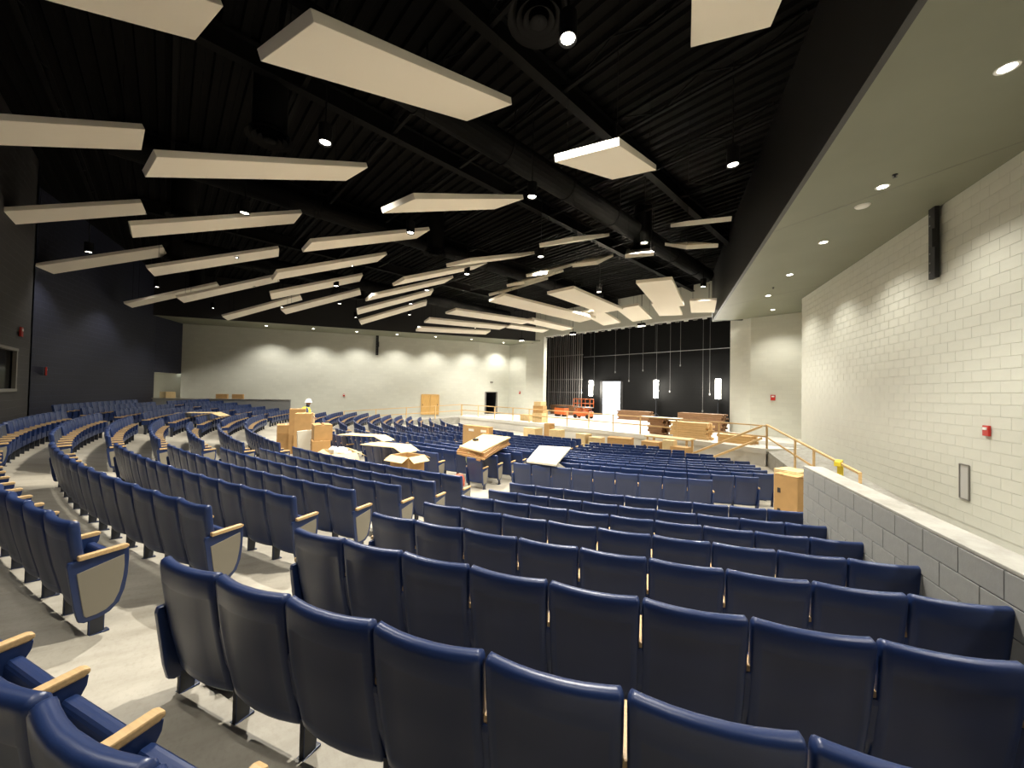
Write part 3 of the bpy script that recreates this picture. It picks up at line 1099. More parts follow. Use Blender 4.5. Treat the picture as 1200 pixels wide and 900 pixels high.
CANS = [(30.6, [26.3, 14.1, 2.2, -9.2, -20.5, -32]), (25.8, [34.1, 21.4, 9.0, -4.2, -14.5, -26, -38]), (20.8, [29.5, 16.9, 3.9, -8.7, -20.6, -32.1]),
        (36.6, [27.5, 17.0, 6.5, -14.7, -25.2, -35.3]), (15.2, [42, 21, 0, -21, -42])]
ARCN = {30.6: 'nearest arc', 25.8: 'second arc', 20.8: 'third arc', 36.6: 'rear arc', 15.2: 'arc before the stage'}
for R, angs in CANS:
    for i, an in enumerate(angs):
        a = math.radians(an)
        w, t = R * math.sin(a), R * math.cos(a)
        if R > 16:                                   # measured for a hanging height of 6.3, hung at 5.9
            w, t = 17.666 + (w - 17.666) * 5.9 / 6.3, 32.484 + (t - 32.484) * 5.9 / 6.3
        can_light(w, t, 5.9, 'black can downlight, %s from the right in the %s' % (ORD[i + 1], ARCN[R]),
                  ((FRONT_W if abs(an) < 40 else FRONT_W * 0.38) if R < 16 else (CAN_W * (0.28 if an < 0 else 0.27) if R > 35 else (CAN_W * (0.45 if an < -8 and R > 24 else (1.45 if R > 30 and an > 10 else 1.0))))))
SL = [(18.78, 22.97), (17.3, 19.68), (15.8, 16.4), (14.3, 13.06), (12.81, 9.73), (12.22, 5.83)]
SLX = [(20.3, 26.3), (21.8, 29.6)]
for sg in (1, -1):
    for i, (w, t) in enumerate(SL + SLX[:1 if sg < 0 else 2]):
        o = thing('recessed_downlight', 'round recessed downlight, %s from the %s in the %s soffit' % (
            (ORD[i + 1], 'viewer', 'right') if sg > 0 else (ORD[8 - i] if i < 6 else ORD[8 - i], 'rear wall', 'far left')), 'downlight', hp(sg * w, t, SOF), 0, 'recessed downlights in the side soffits')
        mb = MB()
        mb.lathe((0, 0, 0), [(0.10, -0.004), (0.135, -0.012), (0.14, 0.0)], 22)
        mb.build('trim_ring', M['white_trim'], o)
        mb = MB()
        mb.lathe((0, 0, 0), [(0.0, -0.004), (0.11, -0.004)], 22)
        mb.build('lamp_lens', M['lens'], o)
        lamp('downlight_lamp', 'SPOT', (0, 0, -0.05), SOFFIT_W * (1.0 if sg > 0 else 1.4), parent=o, spot_size=math.radians(120), spot_blend=0.8, shadow_soft_size=0.06)

# smoke detector, sprinkler heads
o = thing('smoke_detector', 'flat cream disc on the right soffit between two downlights', 'detector', hp(16.89, 18.78, SOF))
mb = MB()
mb.lathe((0, 0, 0), [(0.0, -0.045), (0.14, -0.04), (0.17, -0.005), (0.17, 0)], 22)
mb.build('detector_cap', M['white_trim'], o, smooth=True)
for w, t, lab in ((17.52, 20.19, 'small dark sprinkler head on the right soffit near the detector'), (13.35, 11.3, 'small dark sprinkler head on the right soffit far end')):
    o = thing('sprinkler_head', lab, 'sprinkler', hp(w, t, SOF))
    mb = MB()
    mb.lathe((0, 0, 0), [(0.05, 0), (0.05, -0.02), (0.015, -0.025), (0.015, -0.06), (0.045, -0.065), (0.0, -0.07)], 10)
    mb.build('head', M['dark_metal'], o)

# round diffusers on drop ducts
for w, t, lab in ((13.22, 27.84, 'big round black air diffuser at the top, beside the bright lamp'), (6.06, 30.66, 'round black air diffuser on a drop duct, upper left'),
                  (-1.95, 32.18, 'round black air diffuser hanging over the third near panel'), (-9.09, 32.34, 'round black air diffuser over the left panels, near the navy wall'),
                  (-16.16, 31.15, 'round black air diffuser farthest left, low over the panels'), (2.0, 23.1, 'round black air diffuser over the middle seats'),
                  (-2.23, 13.98, 'round black air diffuser above the stage edge panels'), (9.49, 16.81, 'round black air diffuser in the right part of the ceiling'),
                  (-9.94, 22.32, 'round black air diffuser left of the stacked slim panels')):
    o = thing('air_diffuser', lab, 'air diffuser', hp(w, t, 6.6), 0, 'round black diffusers on drop ducts')
    mb = MB()
    mb.lathe((0, 0, 0), [(0.40, 0.18), (0.40, DECK - 6.6)], 24)
    mb.build('drop_duct', M['steel_black'], o, smooth=True)
    mb = MB()
    for r0, r1, z0, z1 in ((0.42, 0.56, 0.18, 0.0), (0.30, 0.40, 0.10, -0.01), (0.18, 0.28, 0.07, -0.03), (0.0, 0.15, 0.0, -0.05)):
        mb.lathe((0, 0, 0), [(r0, z0), (r1, z1), (r1, z1 + 0.015), (r0, z0 + 0.02)], 24)
    mb.build('diffuser_rings', M['steel_black'], o, smooth=True)

# coiled cable hanging from the roof
o = thing('hanging_cable', 'coiled pale cable hanging from a hook under the roof, upper left', 'cable', hp(3.1, 32.2, 6.4))
mb = MB()
mb.cyl((0, 0, 0.2), (0, 0, DECK - 6.4), 0.006, n=5)
mb.build('drop_line', M['steel_black'], o)
for dx, r in ((-.06, .13), (.07, .15)):
    mb = MB()
    for i in range(16):
        a, b = 2 * PI * i / 16, 2 * PI * (i + 1) / 16
        mb.cyl((dx + r * math.cos(a), .1 * math.sin(a) * dx * 8, r * math.sin(a)), (dx + r * math.cos(b), .1 * math.sin(b) * dx * 8, r * math.sin(b)), 0.012, n=5)
    mb.build('coil', M['white_trim'], o)

# ------------------------------------------------------------------ wall fittings
def on_wall_r(t, z, off=0.0):
    p = hp(wall_w(t), t, z)
    return p + nin * off


def alarm(loc, rz, lab, s=1.0):
    o = thing('fire_alarm', lab, 'fire alarm', loc, rz, 'red fire alarms on the walls')
    mb = MB()
    mb.box((0, -0.03, 0), (0.17 * s, 0.05, 0.24 * s))
    mb.build('alarm_body', M['red'], o, bevel=0.008)
    mb = MB()
    mb.box((0, -0.06, 0.05 * s), (0.10 * s, 0.02, 0.06 * s))
    mb.build('strobe_lens', M['white_trim'], o)


RZ_R = math.atan2(nin.y, nin.x) + PI / 2           # local -y faces into the hall
alarm(on_wall_r(18.72, -0.69, 0.02), RZ_R, 'red fire alarm on the right wall above the recessed box')
nl = Vector((-nin.x, nin.y, 0))
RZ_L = math.atan2(nl.y, nl.x) + PI / 2
alarm(hp(-wall_w(19.9), 19.9, -0.72) + nl * 0.02, RZ_L, 'red fire alarm on the long left wall above the boxes')
alarm(hp(11.88, 3.93, -0.08), PI + PI + 0, 'red fire alarm on the wall right of the stage', 1.5)
alarm(hp(-11.46, 3.93, -0.14), 0, 'red fire alarm on the wall left of the stage', 1.3)
alarm(hp(-9.14, 36.55, 0.47), PI + 0.27, 'red fire alarm on the navy rear wall', 1.6)
alarm(hp(-1.63 - 2.2, BT - 0.02, 1.75), PI, 'red fire alarm above the booth window', 1.4)
o = thing('recessed_box', 'tall grey recessed steel box in the right wall below the alarm', 'wall box', on_wall_r(18.08, -2.01, 0.02), RZ_R)
mb = MB()
for a, b in (((-.15, -.42), (.15, -.42)), ((-.15, .42), (.15, .42)), ((-.15, -.42), (-.15, .42)), ((.15, -.42), (.15, .42))):
    mb.bar((a[0], -0.01, a[1]), (b[0], -0.01, b[1]), 0.025, 0.03)
mb.build('box_rim', M['frame_grey'], o)
mb = MB()
mb.box((0, 0.0, 0), (.29, 0.012, .83))
mb.build('box_back', M['mortar'], o)
for sg, nrm, rz, lab in ((1, nin, RZ_R, 'tall black speaker bracket hanging on the right wall under the soffit'), (-1, nl, RZ_L, 'tall black speaker bracket on the far left wall under the soffit')):
    o = thing('speaker_bracket', lab, 'bracket', hp(sg * wall_w(17.26), 17.26, 4.28) + nrm * 0.05, rz)
    mb = MB()
    mb.box((0, -0.06, 0), (0.26, 0.10, 1.95))
    mb.build('bracket_channel', M['black'], o, bevel=0.01)
    mb = MB()
    mb.box((0.12, -0.14, 0.1), (0.12, 0.10, 0.5))
    mb.build('junction_box', M['black'], o, bevel=0.01)
    for k in range(7):
        mb = MB()
        mb.cyl((-.05, -0.115, -.8 + .26 * k), (-.05, -0.125, -.8 + .26 * k), 0.022, n=8)
        mb.build('bolt', M['cable'], o)

# doors: oak double door in the left wall, dark opening in the recess
o = struct(link('door_1', None))
o.location = hp(-wall_w(12.45), 12.45, SZ) + nl * 0.02
o.rotation_euler = (0, 0, RZ_L)
for s in (-1, 1):
    mb = MB()
    mb.box((s * .42, -0.03, 1.0), (.82, .06, 2.0))
    d = mb.build('door_leaf', M['oak_door'], o, bevel=0.005)
    mb = MB()
    mb.box((s * .75, -0.09, 1.0), (.05, .05, .16))
    mb.build('door_handle', M['dark_metal'], d)
mb = MB()
for a, b in (((-.88, 0), (-.88, 2.05)), ((.88, 0), (.88, 2.05)), ((-.88, 2.05), (.88, 2.05))):
    mb.bar((a[0], -.03, a[1]), (b[0], -.03, b[1]), .09, .08)
mb.build('door_frame', M['oak_door'], o)
o = struct(link('door_2', None))
tm = (DOOR_T0 + DOOR_T1) / 2
rzd = math.atan2(-(DOOR_T0 - DOOR_T1), rec_w(DOOR_T0) - rec_w(DOOR_T1)) + PI
o.location = hp(rec_w(tm), tm, SZ)
o.rotation_euler = (0, 0, rzd)
hw = (DOOR_T1 - DOOR_T0) / 2
mb = MB()
for a, b in (((-hw, 0), (-hw, 2.45)), ((hw, 0), (hw, 2.45)), ((-hw, 2.45), (hw, 2.45))):
    mb.bar((a[0], 0, a[1]), (b[0], 0, b[1]), .14, .08)
mb.build('door_frame', M['frame_grey'], o)
mb = MB()
mb.box((hw - 0.12, -0.55, 1.2), (0.05, 1.0, 2.4))
mb.build('door_leaf', M['frame_grey'], o)
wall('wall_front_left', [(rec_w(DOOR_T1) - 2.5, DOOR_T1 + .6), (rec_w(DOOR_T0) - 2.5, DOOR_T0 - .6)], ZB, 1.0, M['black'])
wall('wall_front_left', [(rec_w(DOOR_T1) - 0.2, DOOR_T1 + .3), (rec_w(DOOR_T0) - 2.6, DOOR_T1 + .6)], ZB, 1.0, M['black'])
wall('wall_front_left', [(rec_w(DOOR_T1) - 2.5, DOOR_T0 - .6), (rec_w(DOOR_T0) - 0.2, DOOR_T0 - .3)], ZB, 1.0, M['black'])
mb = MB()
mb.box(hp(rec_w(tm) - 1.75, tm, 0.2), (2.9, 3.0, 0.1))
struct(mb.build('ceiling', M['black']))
mb = MB()
mb.box(hp(rec_w(tm) - 1.3, tm, SZ - 0.06), (2.7, 3.0, 0.1))
struct(mb.build('floor', M['concrete']))
o = thing('exit_sign', 'small dark exit sign above the open black doorway left of the stage', 'sign', hp(rec_w(6.2) + 0.03, 6.2, 0.93), rzd)
mb = MB()
mb.box((0, 0, 0), (0.34, 0.06, 0.18))
mb.build('sign_case', M['frame_grey'], o, bevel=0.01)

# loading door frame
o = struct(link('door_3', None))
o.location = hp((LD[0] + LD[1]) / 2, SB, SZ)
hw = (LD[1] - LD[0]) / 2
mb = MB()
for a, b in (((-hw, 0), (-hw, LD[2] - SZ)), ((hw, 0), (hw, LD[2] - SZ)), ((-hw, LD[2] - SZ), (hw, LD[2] - SZ))):
    mb.bar((a[0], 0, a[1]), (b[0], 0, b[1]), .34, .08)
mb.build('door_frame', M['black'], o)

# ------------------------------------------------------------------ stage fittings
o = thing('rigging_rails', 'tall silver counterweight guide rails at the left side of the stage', 'rigging', hp(0, -4.2, SZ))
for k in range(17):
    w = -14.4 + 0.33 * k
    mb = MB()
    mb.bar((w, 0, 0.0), (w, 0, 10.6), 0.07, 0.10 if k % 3 else 0.16)
    mb.build('guide_rail', M['silver'], o)
mb = MB()
for z in (2.6, 4.2, 7.2):
    mb.bar((-14.6, 0.08, z), (-9.0, 0.08, z), 0.06, 0.10)
mb.build('cross_rail', M['silver'], o)
for k, (w, zb, lab) in enumerate(((-7.4, 1.1, 'first'), (-4.6, 2.5, 'second'), (-2.9, 1.5, 'third'), (-1.3, 2.6, 'fourth'), (0.2, 1.6, 'fifth'), (1.6, 0.4, 'sixth'), (2.6, 3.0, 'seventh'), (4.7, -1.4, 'eighth'), (5.3, 0.2, 'ninth'))):
    o = thing('rigging_line', 'thin rigging line hanging over the stage, %s from its left' % lab, 'rope', hp(w, -4.3, zb), 0, 'rigging lines over the stage')
    mb = MB()
    mb.cyl((0, 0, 0), (0, 0, 9.0 - zb), 0.02, n=5)
    mb.build('rope', M['cable'], o)
    mb = MB()
    mb.lathe((0, 0, 0), [(0, -.25), (.06, -.2), (.06, -.05), (0, 0)], 8)
    mb.build('rope_weight', M['cable'], o)
o = thing('pipe_batten', 'long thin pipe hung level across the dark stage wall', 'pipe', hp(0, -4.4, 4.3))
mb = MB()
mb.cyl((-9, 0, 0), (8.9, 0, 0), 0.035, n=8)
mb.build('pipe', M['cable'], o)
for w in (-8, 0, 8):
    mb = MB()
    mb.cyl((w, 0, 0), (w, 0, 4.8), 0.01, n=5)
    mb.build('hanger_cable', M['cable'], o)
# white curtain track along the header
o = thing('curtain_track', 'bright slotted curtain track along the top of the stage opening', 'track', hp(0, 2.72, HEAD))
mb = MB()
mb.box((0, 0, -0.06), (17.9, 0.12, 0.10))
mb.build('track_rail', M['white_trim'], o)
for k in range(26):
    mb = MB()
    mb.box((-8.6 + .69 * k, -0.02, -0.17), (0.30, 0.10, 0.10))
    mb.build('track_bracket', M['white_trim'] if k % 2 else M['frame_grey'], o)
for w, z, lab in ((-7.75, .54, 'glowing work light left of the loading door'), (0.22, .52, 'glowing work light at the middle of the stage'), (6.05, .58, 'glowing work light at the right of the stage')):
    o = thing('work_light', lab, 'work light', hp(w, -4.2, SZ), 0, 'upright work lights on the stage')
    h = z - SZ
    mb = MB()
    mb.cyl((0, 0, 0.02), (0, 0, h - .95), 0.03, n=8)
    for a in (0.5, 2.6, 4.7):
        mb.cyl((0, 0, 0.7), (0.55 * math.cos(a), 0.55 * math.sin(a), 0.02), 0.02, n=6)
    mb.build('tripod', M['dark_metal'], o)
    mb = MB()
    mb.cyl((0, 0, h - .9), (0, 0, h + .9), 0.22, n=16)
    mb.build('lamp_tube', M['tube'], o)
    mb = MB()
    mb.cyl((0, 0, h - .97), (0, 0, h - .9), 0.23, n=16)
    mb.cyl((0, 0, h + .9), (0, 0, h + .97), 0.23, n=16)
    mb.build('tube_cap', M['dark_metal'], o)
    lamp('work_lamp', 'POINT', (0, -0.5, h), STAGE_W, (1, .93, .80), parent=o, shadow_soft_size=0.35)
for i, (w, t) in enumerate(((-6, 0.5), (0, 0.5), (6, 0.5), (8.2, 4.6), (-7, 8.2), (-1, 8.2), (5, 8.2))):  # floods added to brighten the stage and its front edge
    o = thing('added_floodlight', 'black floodlight added above the stage, %s from the left' % ORD[i + 1], 'floodlight', hp(w, t, 7.2 if t < 1 else (5.9 if t < 5 else 4.75)), 0, 'floodlights added above the stage')
    mb = MB()
    mb.box((0, 0, 0.12), (0.5, 0.3, 0.2))
    mb.build('lamp_housing', M['steel_black'], o, bevel=0.02)
    mb = MB()
    mb.box((0, 0, 0.015), (0.44, 0.24, 0.01))
    mb.build('lamp_lens', M['lens'], o)
    mb = MB()
    mb.cyl((0, 0, 0.2), (0, 0, 2.0 if t < 5 else DECK - 4.75), 0.02, n=6)
    mb.build('stem', M['steel_black'], o)
    lamp('flood_fill', 'SPOT', (0, 0, -0.03), 3000 if t < 1 else (250 if t < 5 else 1500), parent=o, spot_size=math.radians(130), spot_blend=0.5, shadow_soft_size=0.2)


# ------------------------------------------------------------------ wooden guard rails
def rail(name, lab, pts, z, h=1.12, gap=2.2, braces=()):
    base = hp(*pts[0], z(pts[0][1]) if callable(z) else z)
    o = thing('guard_rail', lab, 'railing', base, 0)
    P = []
    for (wa, ta), (wb_, tb) in zip(pts, pts[1:]):
        L = math.hypot(wb_ - wa, tb - ta)
        n = max(1, round(L / gap))
        for i in range(n):
            P.append((wa + (wb_ - wa) * i / n, ta + (tb - ta) * i / n))
    P.append(pts[-1])
    Q = [hp(w, t, z(t) if callable(z) else z) - base for w, t in P]
    for q in Q:
        mb = MB()
        mb.box(q + Vector((0, 0, h / 2)), (0.07, 0.07, h))
        mb.build('post', M['lumber'], o)
    for a, b in zip(Q, Q[1:]):
        mb = MB()
        mb.bar(a + Vector((0, 0, h)), b + Vector((0, 0, h)), 0.08, 0.06)
        mb.build('top_rail', M['lumber'], o)
        mb = MB()
        mb.bar(a + Vector((0, 0, h * .52)), b + Vector((0, 0, h * .52)), 0.04, 0.07)
        mb.build('mid_rail', M['lumber'], o)
    for (w0, t0, z0), (w1, t1, z1) in braces:
        mb = MB()
        mb.bar(hp(w0, t0, z + z0) - base, hp(w1, t1, z + z1) - base, 0.06, 0.10)
        mb.build('brace', M['lumber'], o)
    return o


rail('guard_rail', 'pine guard rail along the front edge of the stage', [(w, t - 0.25) for w, t in EDGE], SZ, braces=[((12.8, 10.7, 1.1), (9.6, 12.4, -0.75)), ((12.8, 10.7, .5), (10.6, 12.4, -0.8))])
rail('guard_rail', 'pine guard rail along the right side ramp with yellow tape', [(rail_w(t), t) for t in (10.6, 14.3, 16.0, 17.8, 18.85)], ramp_z, 1.28, 9)
rail('guard_rail', 'pine guard rail along the far left side ramp', [(-rail_w(t), t) for t in (10.6, 13.0, 15.5, 18.0, 20.5)], ramp_z, 1.25, 9)
o = tag((lambda m: (m.box(hp(rail_w(17.8), 17.8, ramp_z(17.8) + 0.95), (0.14, 0.14, 0.6)), m.box(hp(rail_w(17.7), 17.7, ramp_z(17.8) + 1.27), (0.16, 0.6, 0.14)), m.build('yellow_tape', M['yellow'], bevel=0.02))[-1])(MB()),
        'yellow caution tape knotted round the right ramp rail', 'tape')

# ------------------------------------------------------------------ boxes, boards, clutter
def carton(lab, loc, size, rz=0.0, m='card', flaps=0, marks=0, group='cardboard boxes', tilt=0.0, openb=False):
    o = thing('cardboard_box', lab, 'box', loc, rz, group)
    if tilt:
        o.rotation_euler = (tilt, 0, rz)
    sx, sy, sz = size
    mb = MB()
    if openb:
        for c, s in (((0, 0, .01), (sx, sy, .02)), ((-sx / 2, 0, sz / 2), (.02, sy, sz)), ((sx / 2, 0, sz / 2), (.02, sy, sz)), ((0, -sy / 2, sz / 2), (sx, .02, sz)), ((0, sy / 2, sz / 2), (sx, .02, sz))):
            mb.box(c, s)
    else:
        mb.box((0, 0, sz / 2), (sx, sy, sz))
    mb.build('box_body', M[m], o, bevel=0.006)
    if flaps:
        for (cx, cy, ax, ang) in ((0, -sy / 2, 'X', 0.5), (0, sy / 2, 'X', -0.45), (-sx / 2, 0, 'Y', -0.5), (sx / 2, 0, 'Y', 0.6))[:flaps]:
            mb = MB()
            w_, d_ = (sx, sy * .45) if ax == 'X' else (sx * .35, sy)
            sgn = -1 if (cx + cy) < 0 else 1
            r = Matrix.Rotation(ang * (1 if openb else 0.15), 3, ax)
            offs = Vector((0, sgn * d_ / 2, 0)) if ax == 'X' else Vector((sgn * w_ / 2, 0, 0))
            mb.box(Vector((cx, cy, sz + .012)) + r @ (offs if openb else -offs), (w_, d_, .012), mx=r)
            mb.build('flap', M['card_pale'] if openb else M[m], o)
    elif not openb:
        mb = MB()
        mb.box((0, 0, sz + .002), (sx * .98, .07, .006))
        mb.build('tape_strip', M['tape'], o)
    for k in range(marks):
        mb = MB()
        if k % 2:
            mb.box((sx * .28, -sy / 2 - .004, sz * .22), (sx * .10, .004, sz * .16))
        else:
            mb.box((-sx * .28, -sy / 2 - .004, sz * (.78 - .3 * (k // 2))), (sx * .13, .004, sz * .07))
        mb.build('printed_mark', M['ink'], o)
    return o


FZ = -2.9
GB = 'cardboard boxes in the cross aisle'
carton('tall brown carton, front of the box pile in the cross aisle', hp(0.9, 28.35, FZ), (.85, .6, 1.05), -.35, marks=3, group=GB)
carton('brown carton standing on the tall front carton of the pile', hp(0.9, 28.35, FZ + 1.05), (.82, .58, .78), -.35, marks=2, group=GB)
carton('tall thin brown carton at the left of the box pile', hp(-0.3, 28.3, FZ), (.5, .6, 1.95), -.3, group=GB)
carton('brown carton low at the left end of the box pile', hp(-1.9, 28.4, FZ), (.95, .7, 1.15), -.2, m='card', group=GB)
carton('yellowish carton leaning behind the pile on its left', hp(-2.3, 27.5, FZ), (.7, .6, 1.6), -.6, m='card_pale', group=GB)
carton('reddish brown carton at the right of the box pile, lower one', hp(2.8, 28.25, FZ), (.9, .6, .95), -.2, marks=1, group=GB)
carton('brown carton with white top at the right of the pile', hp(2.75, 28.2, FZ + .95), (.85, .6, .55), -.15, m='card', flaps=2, group=GB)
carton('open pale carton with white foam, near right end of the pile', hp(4.6, 28.15, FZ), (1.25, .8, .75), -.1, m='card_pale', flaps=4, openb=True, group=GB)
for k in range(7):
    p = hp(4.15 + .15 * k, 28.15 + .12 * ((k * 5) % 3 - 1), FZ + .72 + .05 * (k % 2))
    mb = MB()
    mb.box((0, 0, 0), (.2, .22, .16), mx=Matrix.Rotation(k * .7, 3, 'Z') @ Matrix.Rotation(.4, 3, 'X'))
    o = mb.build('foam_block', M['foam'], bevel=0.03)
    o.location = p
    tag(o, 'white foam packing blocks heaped in the open pale carton', 'foam', 'white foam blocks in the pale carton')
mb = MB()
mb.box((0, 0, .45), (.10, .5, 1.25), mx=Matrix.Rotation(.05, 3, 'X'))
o = mb.build('white_board', M['white_card'], bevel=0.01)
o.location = hp(2.35, 28.65, FZ + .2)
tag(o, 'white narrow board standing upright before the box pile', 'board')
carton('open cardboard box with pale flaps on the cross aisle floor', hp(7.75, 27.3, FZ + .02), (.75, .6, .95), .25, flaps=4, openb=True, marks=1, group=GB)
# pale boards lying across chair backs
for (w, t, z, lx, ly, rz, lab, mm) in ((5.9, 27.0, -1.93, 1.9, .8, .35, 'pale cardboard sheet laid over chair backs beyond the foam box', 'card_pale'),
                                       (2.9, 26.6, -1.93, 2.2, .7, .5, 'pale cardboard sheet over chair backs right of the box pile', 'card_pale'),
                                       (-8.3, 31.0, -1.55, 2.2, .8, .9, 'pale cardboard sheet draped over seats left of the box pile', 'card_pale')):
    o = thing('cardboard_sheet', lab, 'cardboard', hp(w, t, z), rz)
    mb = MB()
    mb.prism([(-lx / 2, .02), (lx * .3, .05), (lx / 2, -.12), (lx / 2, -.10), (lx * .3, .07), (-lx / 2, .04)], -ly / 2, ly / 2, plane='xz')
    mb.build('sheet', M[mm], o)
# stack of flattened cardboard over the chair backs by the aisle
A_, B_, C_, D_ = (8.1, 25.76), (9.26, 25.7), (6.99 + .35, 22.9), (5.26 + .6, 22.9)
o = thing('cardboard_stack', 'stack of flattened cardboard lying across seat backs beside the aisle', 'cardboard', hp(7.6, 24.4, -1.98))
base = hp(7.6, 24.4, -1.98)
for k in range(6):
    mb = MB()
    dz = -.02 - .048 * k
    jit = [random.uniform(-.08, .08) for _ in range(4)]
    pts = [(A_[0] + jit[0], A_[1] + jit[1]), (B_[0] + jit[1], B_[1] + jit[2]), (C_[0] + jit[2], C_[1] + jit[3]), (D_[0] + jit[3], D_[1] + jit[0])]
    tilt = [.21, .19, .22, .20]
    lo = [hp(w, t, -1.60 + dz + q - .04 - .36 * (1 if i < 2 else 1)) - base for i, ((w, t), q) in enumerate(zip(pts, tilt))]
    hi = [p + Vector((0, 0, .042)) for p in lo]
    mb.hexa(lo + hi)
    mb.build('cardboard_layer', M['card_pale'] if k == 0 else (M['card_edge'] if k % 2 else M['card']), o)
o = thing('tape_roll', 'dark roll of tape lying on the flattened cardboard stack', 'tape roll', hp(7.35, 24.5, -1.60 - .36 + .192))
mb = MB()
mb.lathe((0, 0, 0), [(.05, 0), (.10, 0), (.10, .07), (.05, .07), (.05, 0)], 16)
mb.build('roll', M['ink'], o)
o = thing('cardboard_box', 'large flat brown carton standing behind the flattened cardboard stack', 'box', hp(5.4, 22.9, -2.55), .15, GB)
mb = MB()
mb.box((0, 0, .53), (1.5, .25, 1.06))
mb.build('box_body', M['card'], o, bevel=0.006)
for x in (-.25, .45):
    mb = MB()
    mb.box((x, -.13, .88), (.3, .006, .10))
    mb.build('printed_mark', M['white_card'], o)
# white board table over seats of the first front row
o = thing('white_sheet_board', 'large white board laid over the seat backs right of the aisle', 'board', hp(10.2, 24.0, -1.95), 0)
base = hp(10.2, 24.0, -1.95)
mb = MB()
lo = [hp(w, t, z) - base for w, t, z in ((10.5, 25.15, -1.97), (11.35, 24.9, -1.97), (9.98, 22.5, -1.90), (9.10, 23.1, -1.90))]
mb.hexa(lo + [p + Vector((0, 0, .05)) for p in lo])
mb.build('board_top', M['white_card'], o)
mb = MB()
mb.bar(hp(11.1, 24.6, -1.97) - base, hp(11.35, 23.9, -2.45) - base, .06, .10)
mb.build('board_leg', M['white_card'], o)
# clothes and bag on the end seat
for (w, t, z, s, mm, lab) in ((8.55, 25.55, -2.35, (.42, .35, .55), 'green_cloth', 'pale green cloth draped on the end seat by the cardboard stack'), (8.75, 26.15, -2.88, (.36, .32, .42), 'red_cloth', 'reddish bag standing on the floor beside the end seat')):
    bm = bmesh.new()
    bmesh.ops.create_icosphere(bm, subdivisions=3, radius=.5)
    for v in bm.verts:
        n = v.co.normalized()
        k = 1 + .14 * math.sin(9 * n.x + 3 * n.z) * math.cos(7 * n.y)
        v.co = Vector((n.x * s[0] * .5 * k, n.y * s[1] * .5 * k, max(-.5, n.z * .5 * k) * s[2] + s[2] * .5))
    me = bpy.data.meshes.new('cloth')
    bm.to_mesh(me)
    bm.free()
    me.materials.append(M[mm])
    me.polygons.foreach_set('use_smooth', [True] * len(me.polygons))
    o = link('draped_cloth' if mm == 'green_cloth' else 'cloth_bag', me, None, hp(w, t, z))
    tag(o, lab, 'cloth' if mm == 'green_cloth' else 'bag')
# debris under the nearest seats
bm = bmesh.new()
bmesh.ops.create_icosphere(bm, subdivisions=3, radius=.5)
for v in bm.verts:
    n = v.co.normalized()
    k = 1 + .25 * math.sin(11 * n.x + 5 * n.y) * math.cos(8 * n.z + 4 * n.x)
    v.co = Vector((n.x * .24 * k, n.y * .20 * k, (n.z * .5 * k + .42) * .17))
me = bpy.data.meshes.new('bag')
bm.to_mesh(me)
bm.free()
me.materials.append(M['plastic_bag'])
o = link('plastic_bag', me, None, hp(14.42, 32.0, floor_z(35.1)))
tag(o, 'crumpled black plastic bag on the floor under the nearest end seat', 'bag')
for i, (w, t, L, rz) in enumerate(((13.62, 32.05, .10, .3), (14.12, 31.25, .07, 1.2), (13.55, 32.2, .05, 2.0))):
    mb = MB()
    mb.bar((-L / 2, 0, .006), (L / 2, 0, .006), .012, .012)
    o = mb.build('wood_splinter', M['brown_wood'])
    o.location = hp(w, t, floor_z(math.hypot(w, t)))
    o.rotation_euler = (0, 0, rz)
    tag(o, ('longest dark splinter on the near floor, before the armrests', 'dark splinter on the floor nearest to the end seat', 'shortest dark splinter on the near concrete floor')[i], 'splinter', 'splinters on the near floor')
# big cartons beside the knee wall
carton('tall brown carton beside the end of the grey knee wall', hp(16.14, 23.3, -2.93), (.42, .5, 1.36), -.30, marks=4, flaps=3, group='cartons by the knee wall')
carton('pale brown carton behind the tall carton at the knee wall', hp(15.95, 22.2, -2.93), (.5, .5, 1.3), -.3, m='card_pale', group='cartons by the knee wall')
# boxes on the floor before the stage
GF = 'boxes on the floor before the stage'
for (w, t, sx, sy, sz, rz, mm, lab) in (
        (1.3, 13.6, .45, .6, 1.35, .1, 'card', 'tall dark brown carton before the stage, leftmost'),
        (2.05, 13.7, .8, .7, 1.0, .2, 'card_pale', 'pale carton right of the leftmost tall brown one before the stage'),
        (-0.3, 13.5, 1.1, .8, .9, .0, 'card_pale', 'pale carton at the left end of the row before the stage'),
        (4.4, 14.0, .75, .6, .98, -.1, 'card_pale', 'yellowish square carton in the row before the stage'),
        (5.25, 13.9, .8, .6, .85, .2, 'card_pale', 'low pale carton right of the yellowish square one'),
        (6.7, 13.7, 1.3, .8, .95, .3, 'card', 'wide brown carton with opened flaps before the stage'),
        (8.5, 13.6, .9, .7, .95, .1, 'card', 'brown carton with a dark slot before the stage'),
        (9.4, 13.5, .55, .6, 1.1, .1, 'card_pale', 'upright pale carton before the stage, second from the right'),
        (10.0, 13.6, .8, .6, .85, -.1, 'card', 'orange brown carton rightmost in the row before the stage')):
    carton(lab, hp(w, t, -3.46), (sx, sy, sz), rz, m=mm, flaps=2 if 'flaps' in lab else 0, marks=1 if 'slot' in lab else 0, group=GF)
carton('brown carton stack piece, lower, on the left of the stage edge', hp(-3.6, 9.2, SZ), (1.0, .8, .8), .1, m='card_pale', group='cartons on the stage')
carton('brown carton, middle of the stack left on the stage edge', hp(-3.6, 9.2, SZ + .8), (.95, .75, .6), .25, m='card', group='cartons on the stage')
carton('pale carton on top of the stack left on the stage edge', hp(-3.6, 9.2, SZ + 1.4), (.8, .7, .35), .0, m='card_pale', group='cartons on the stage')
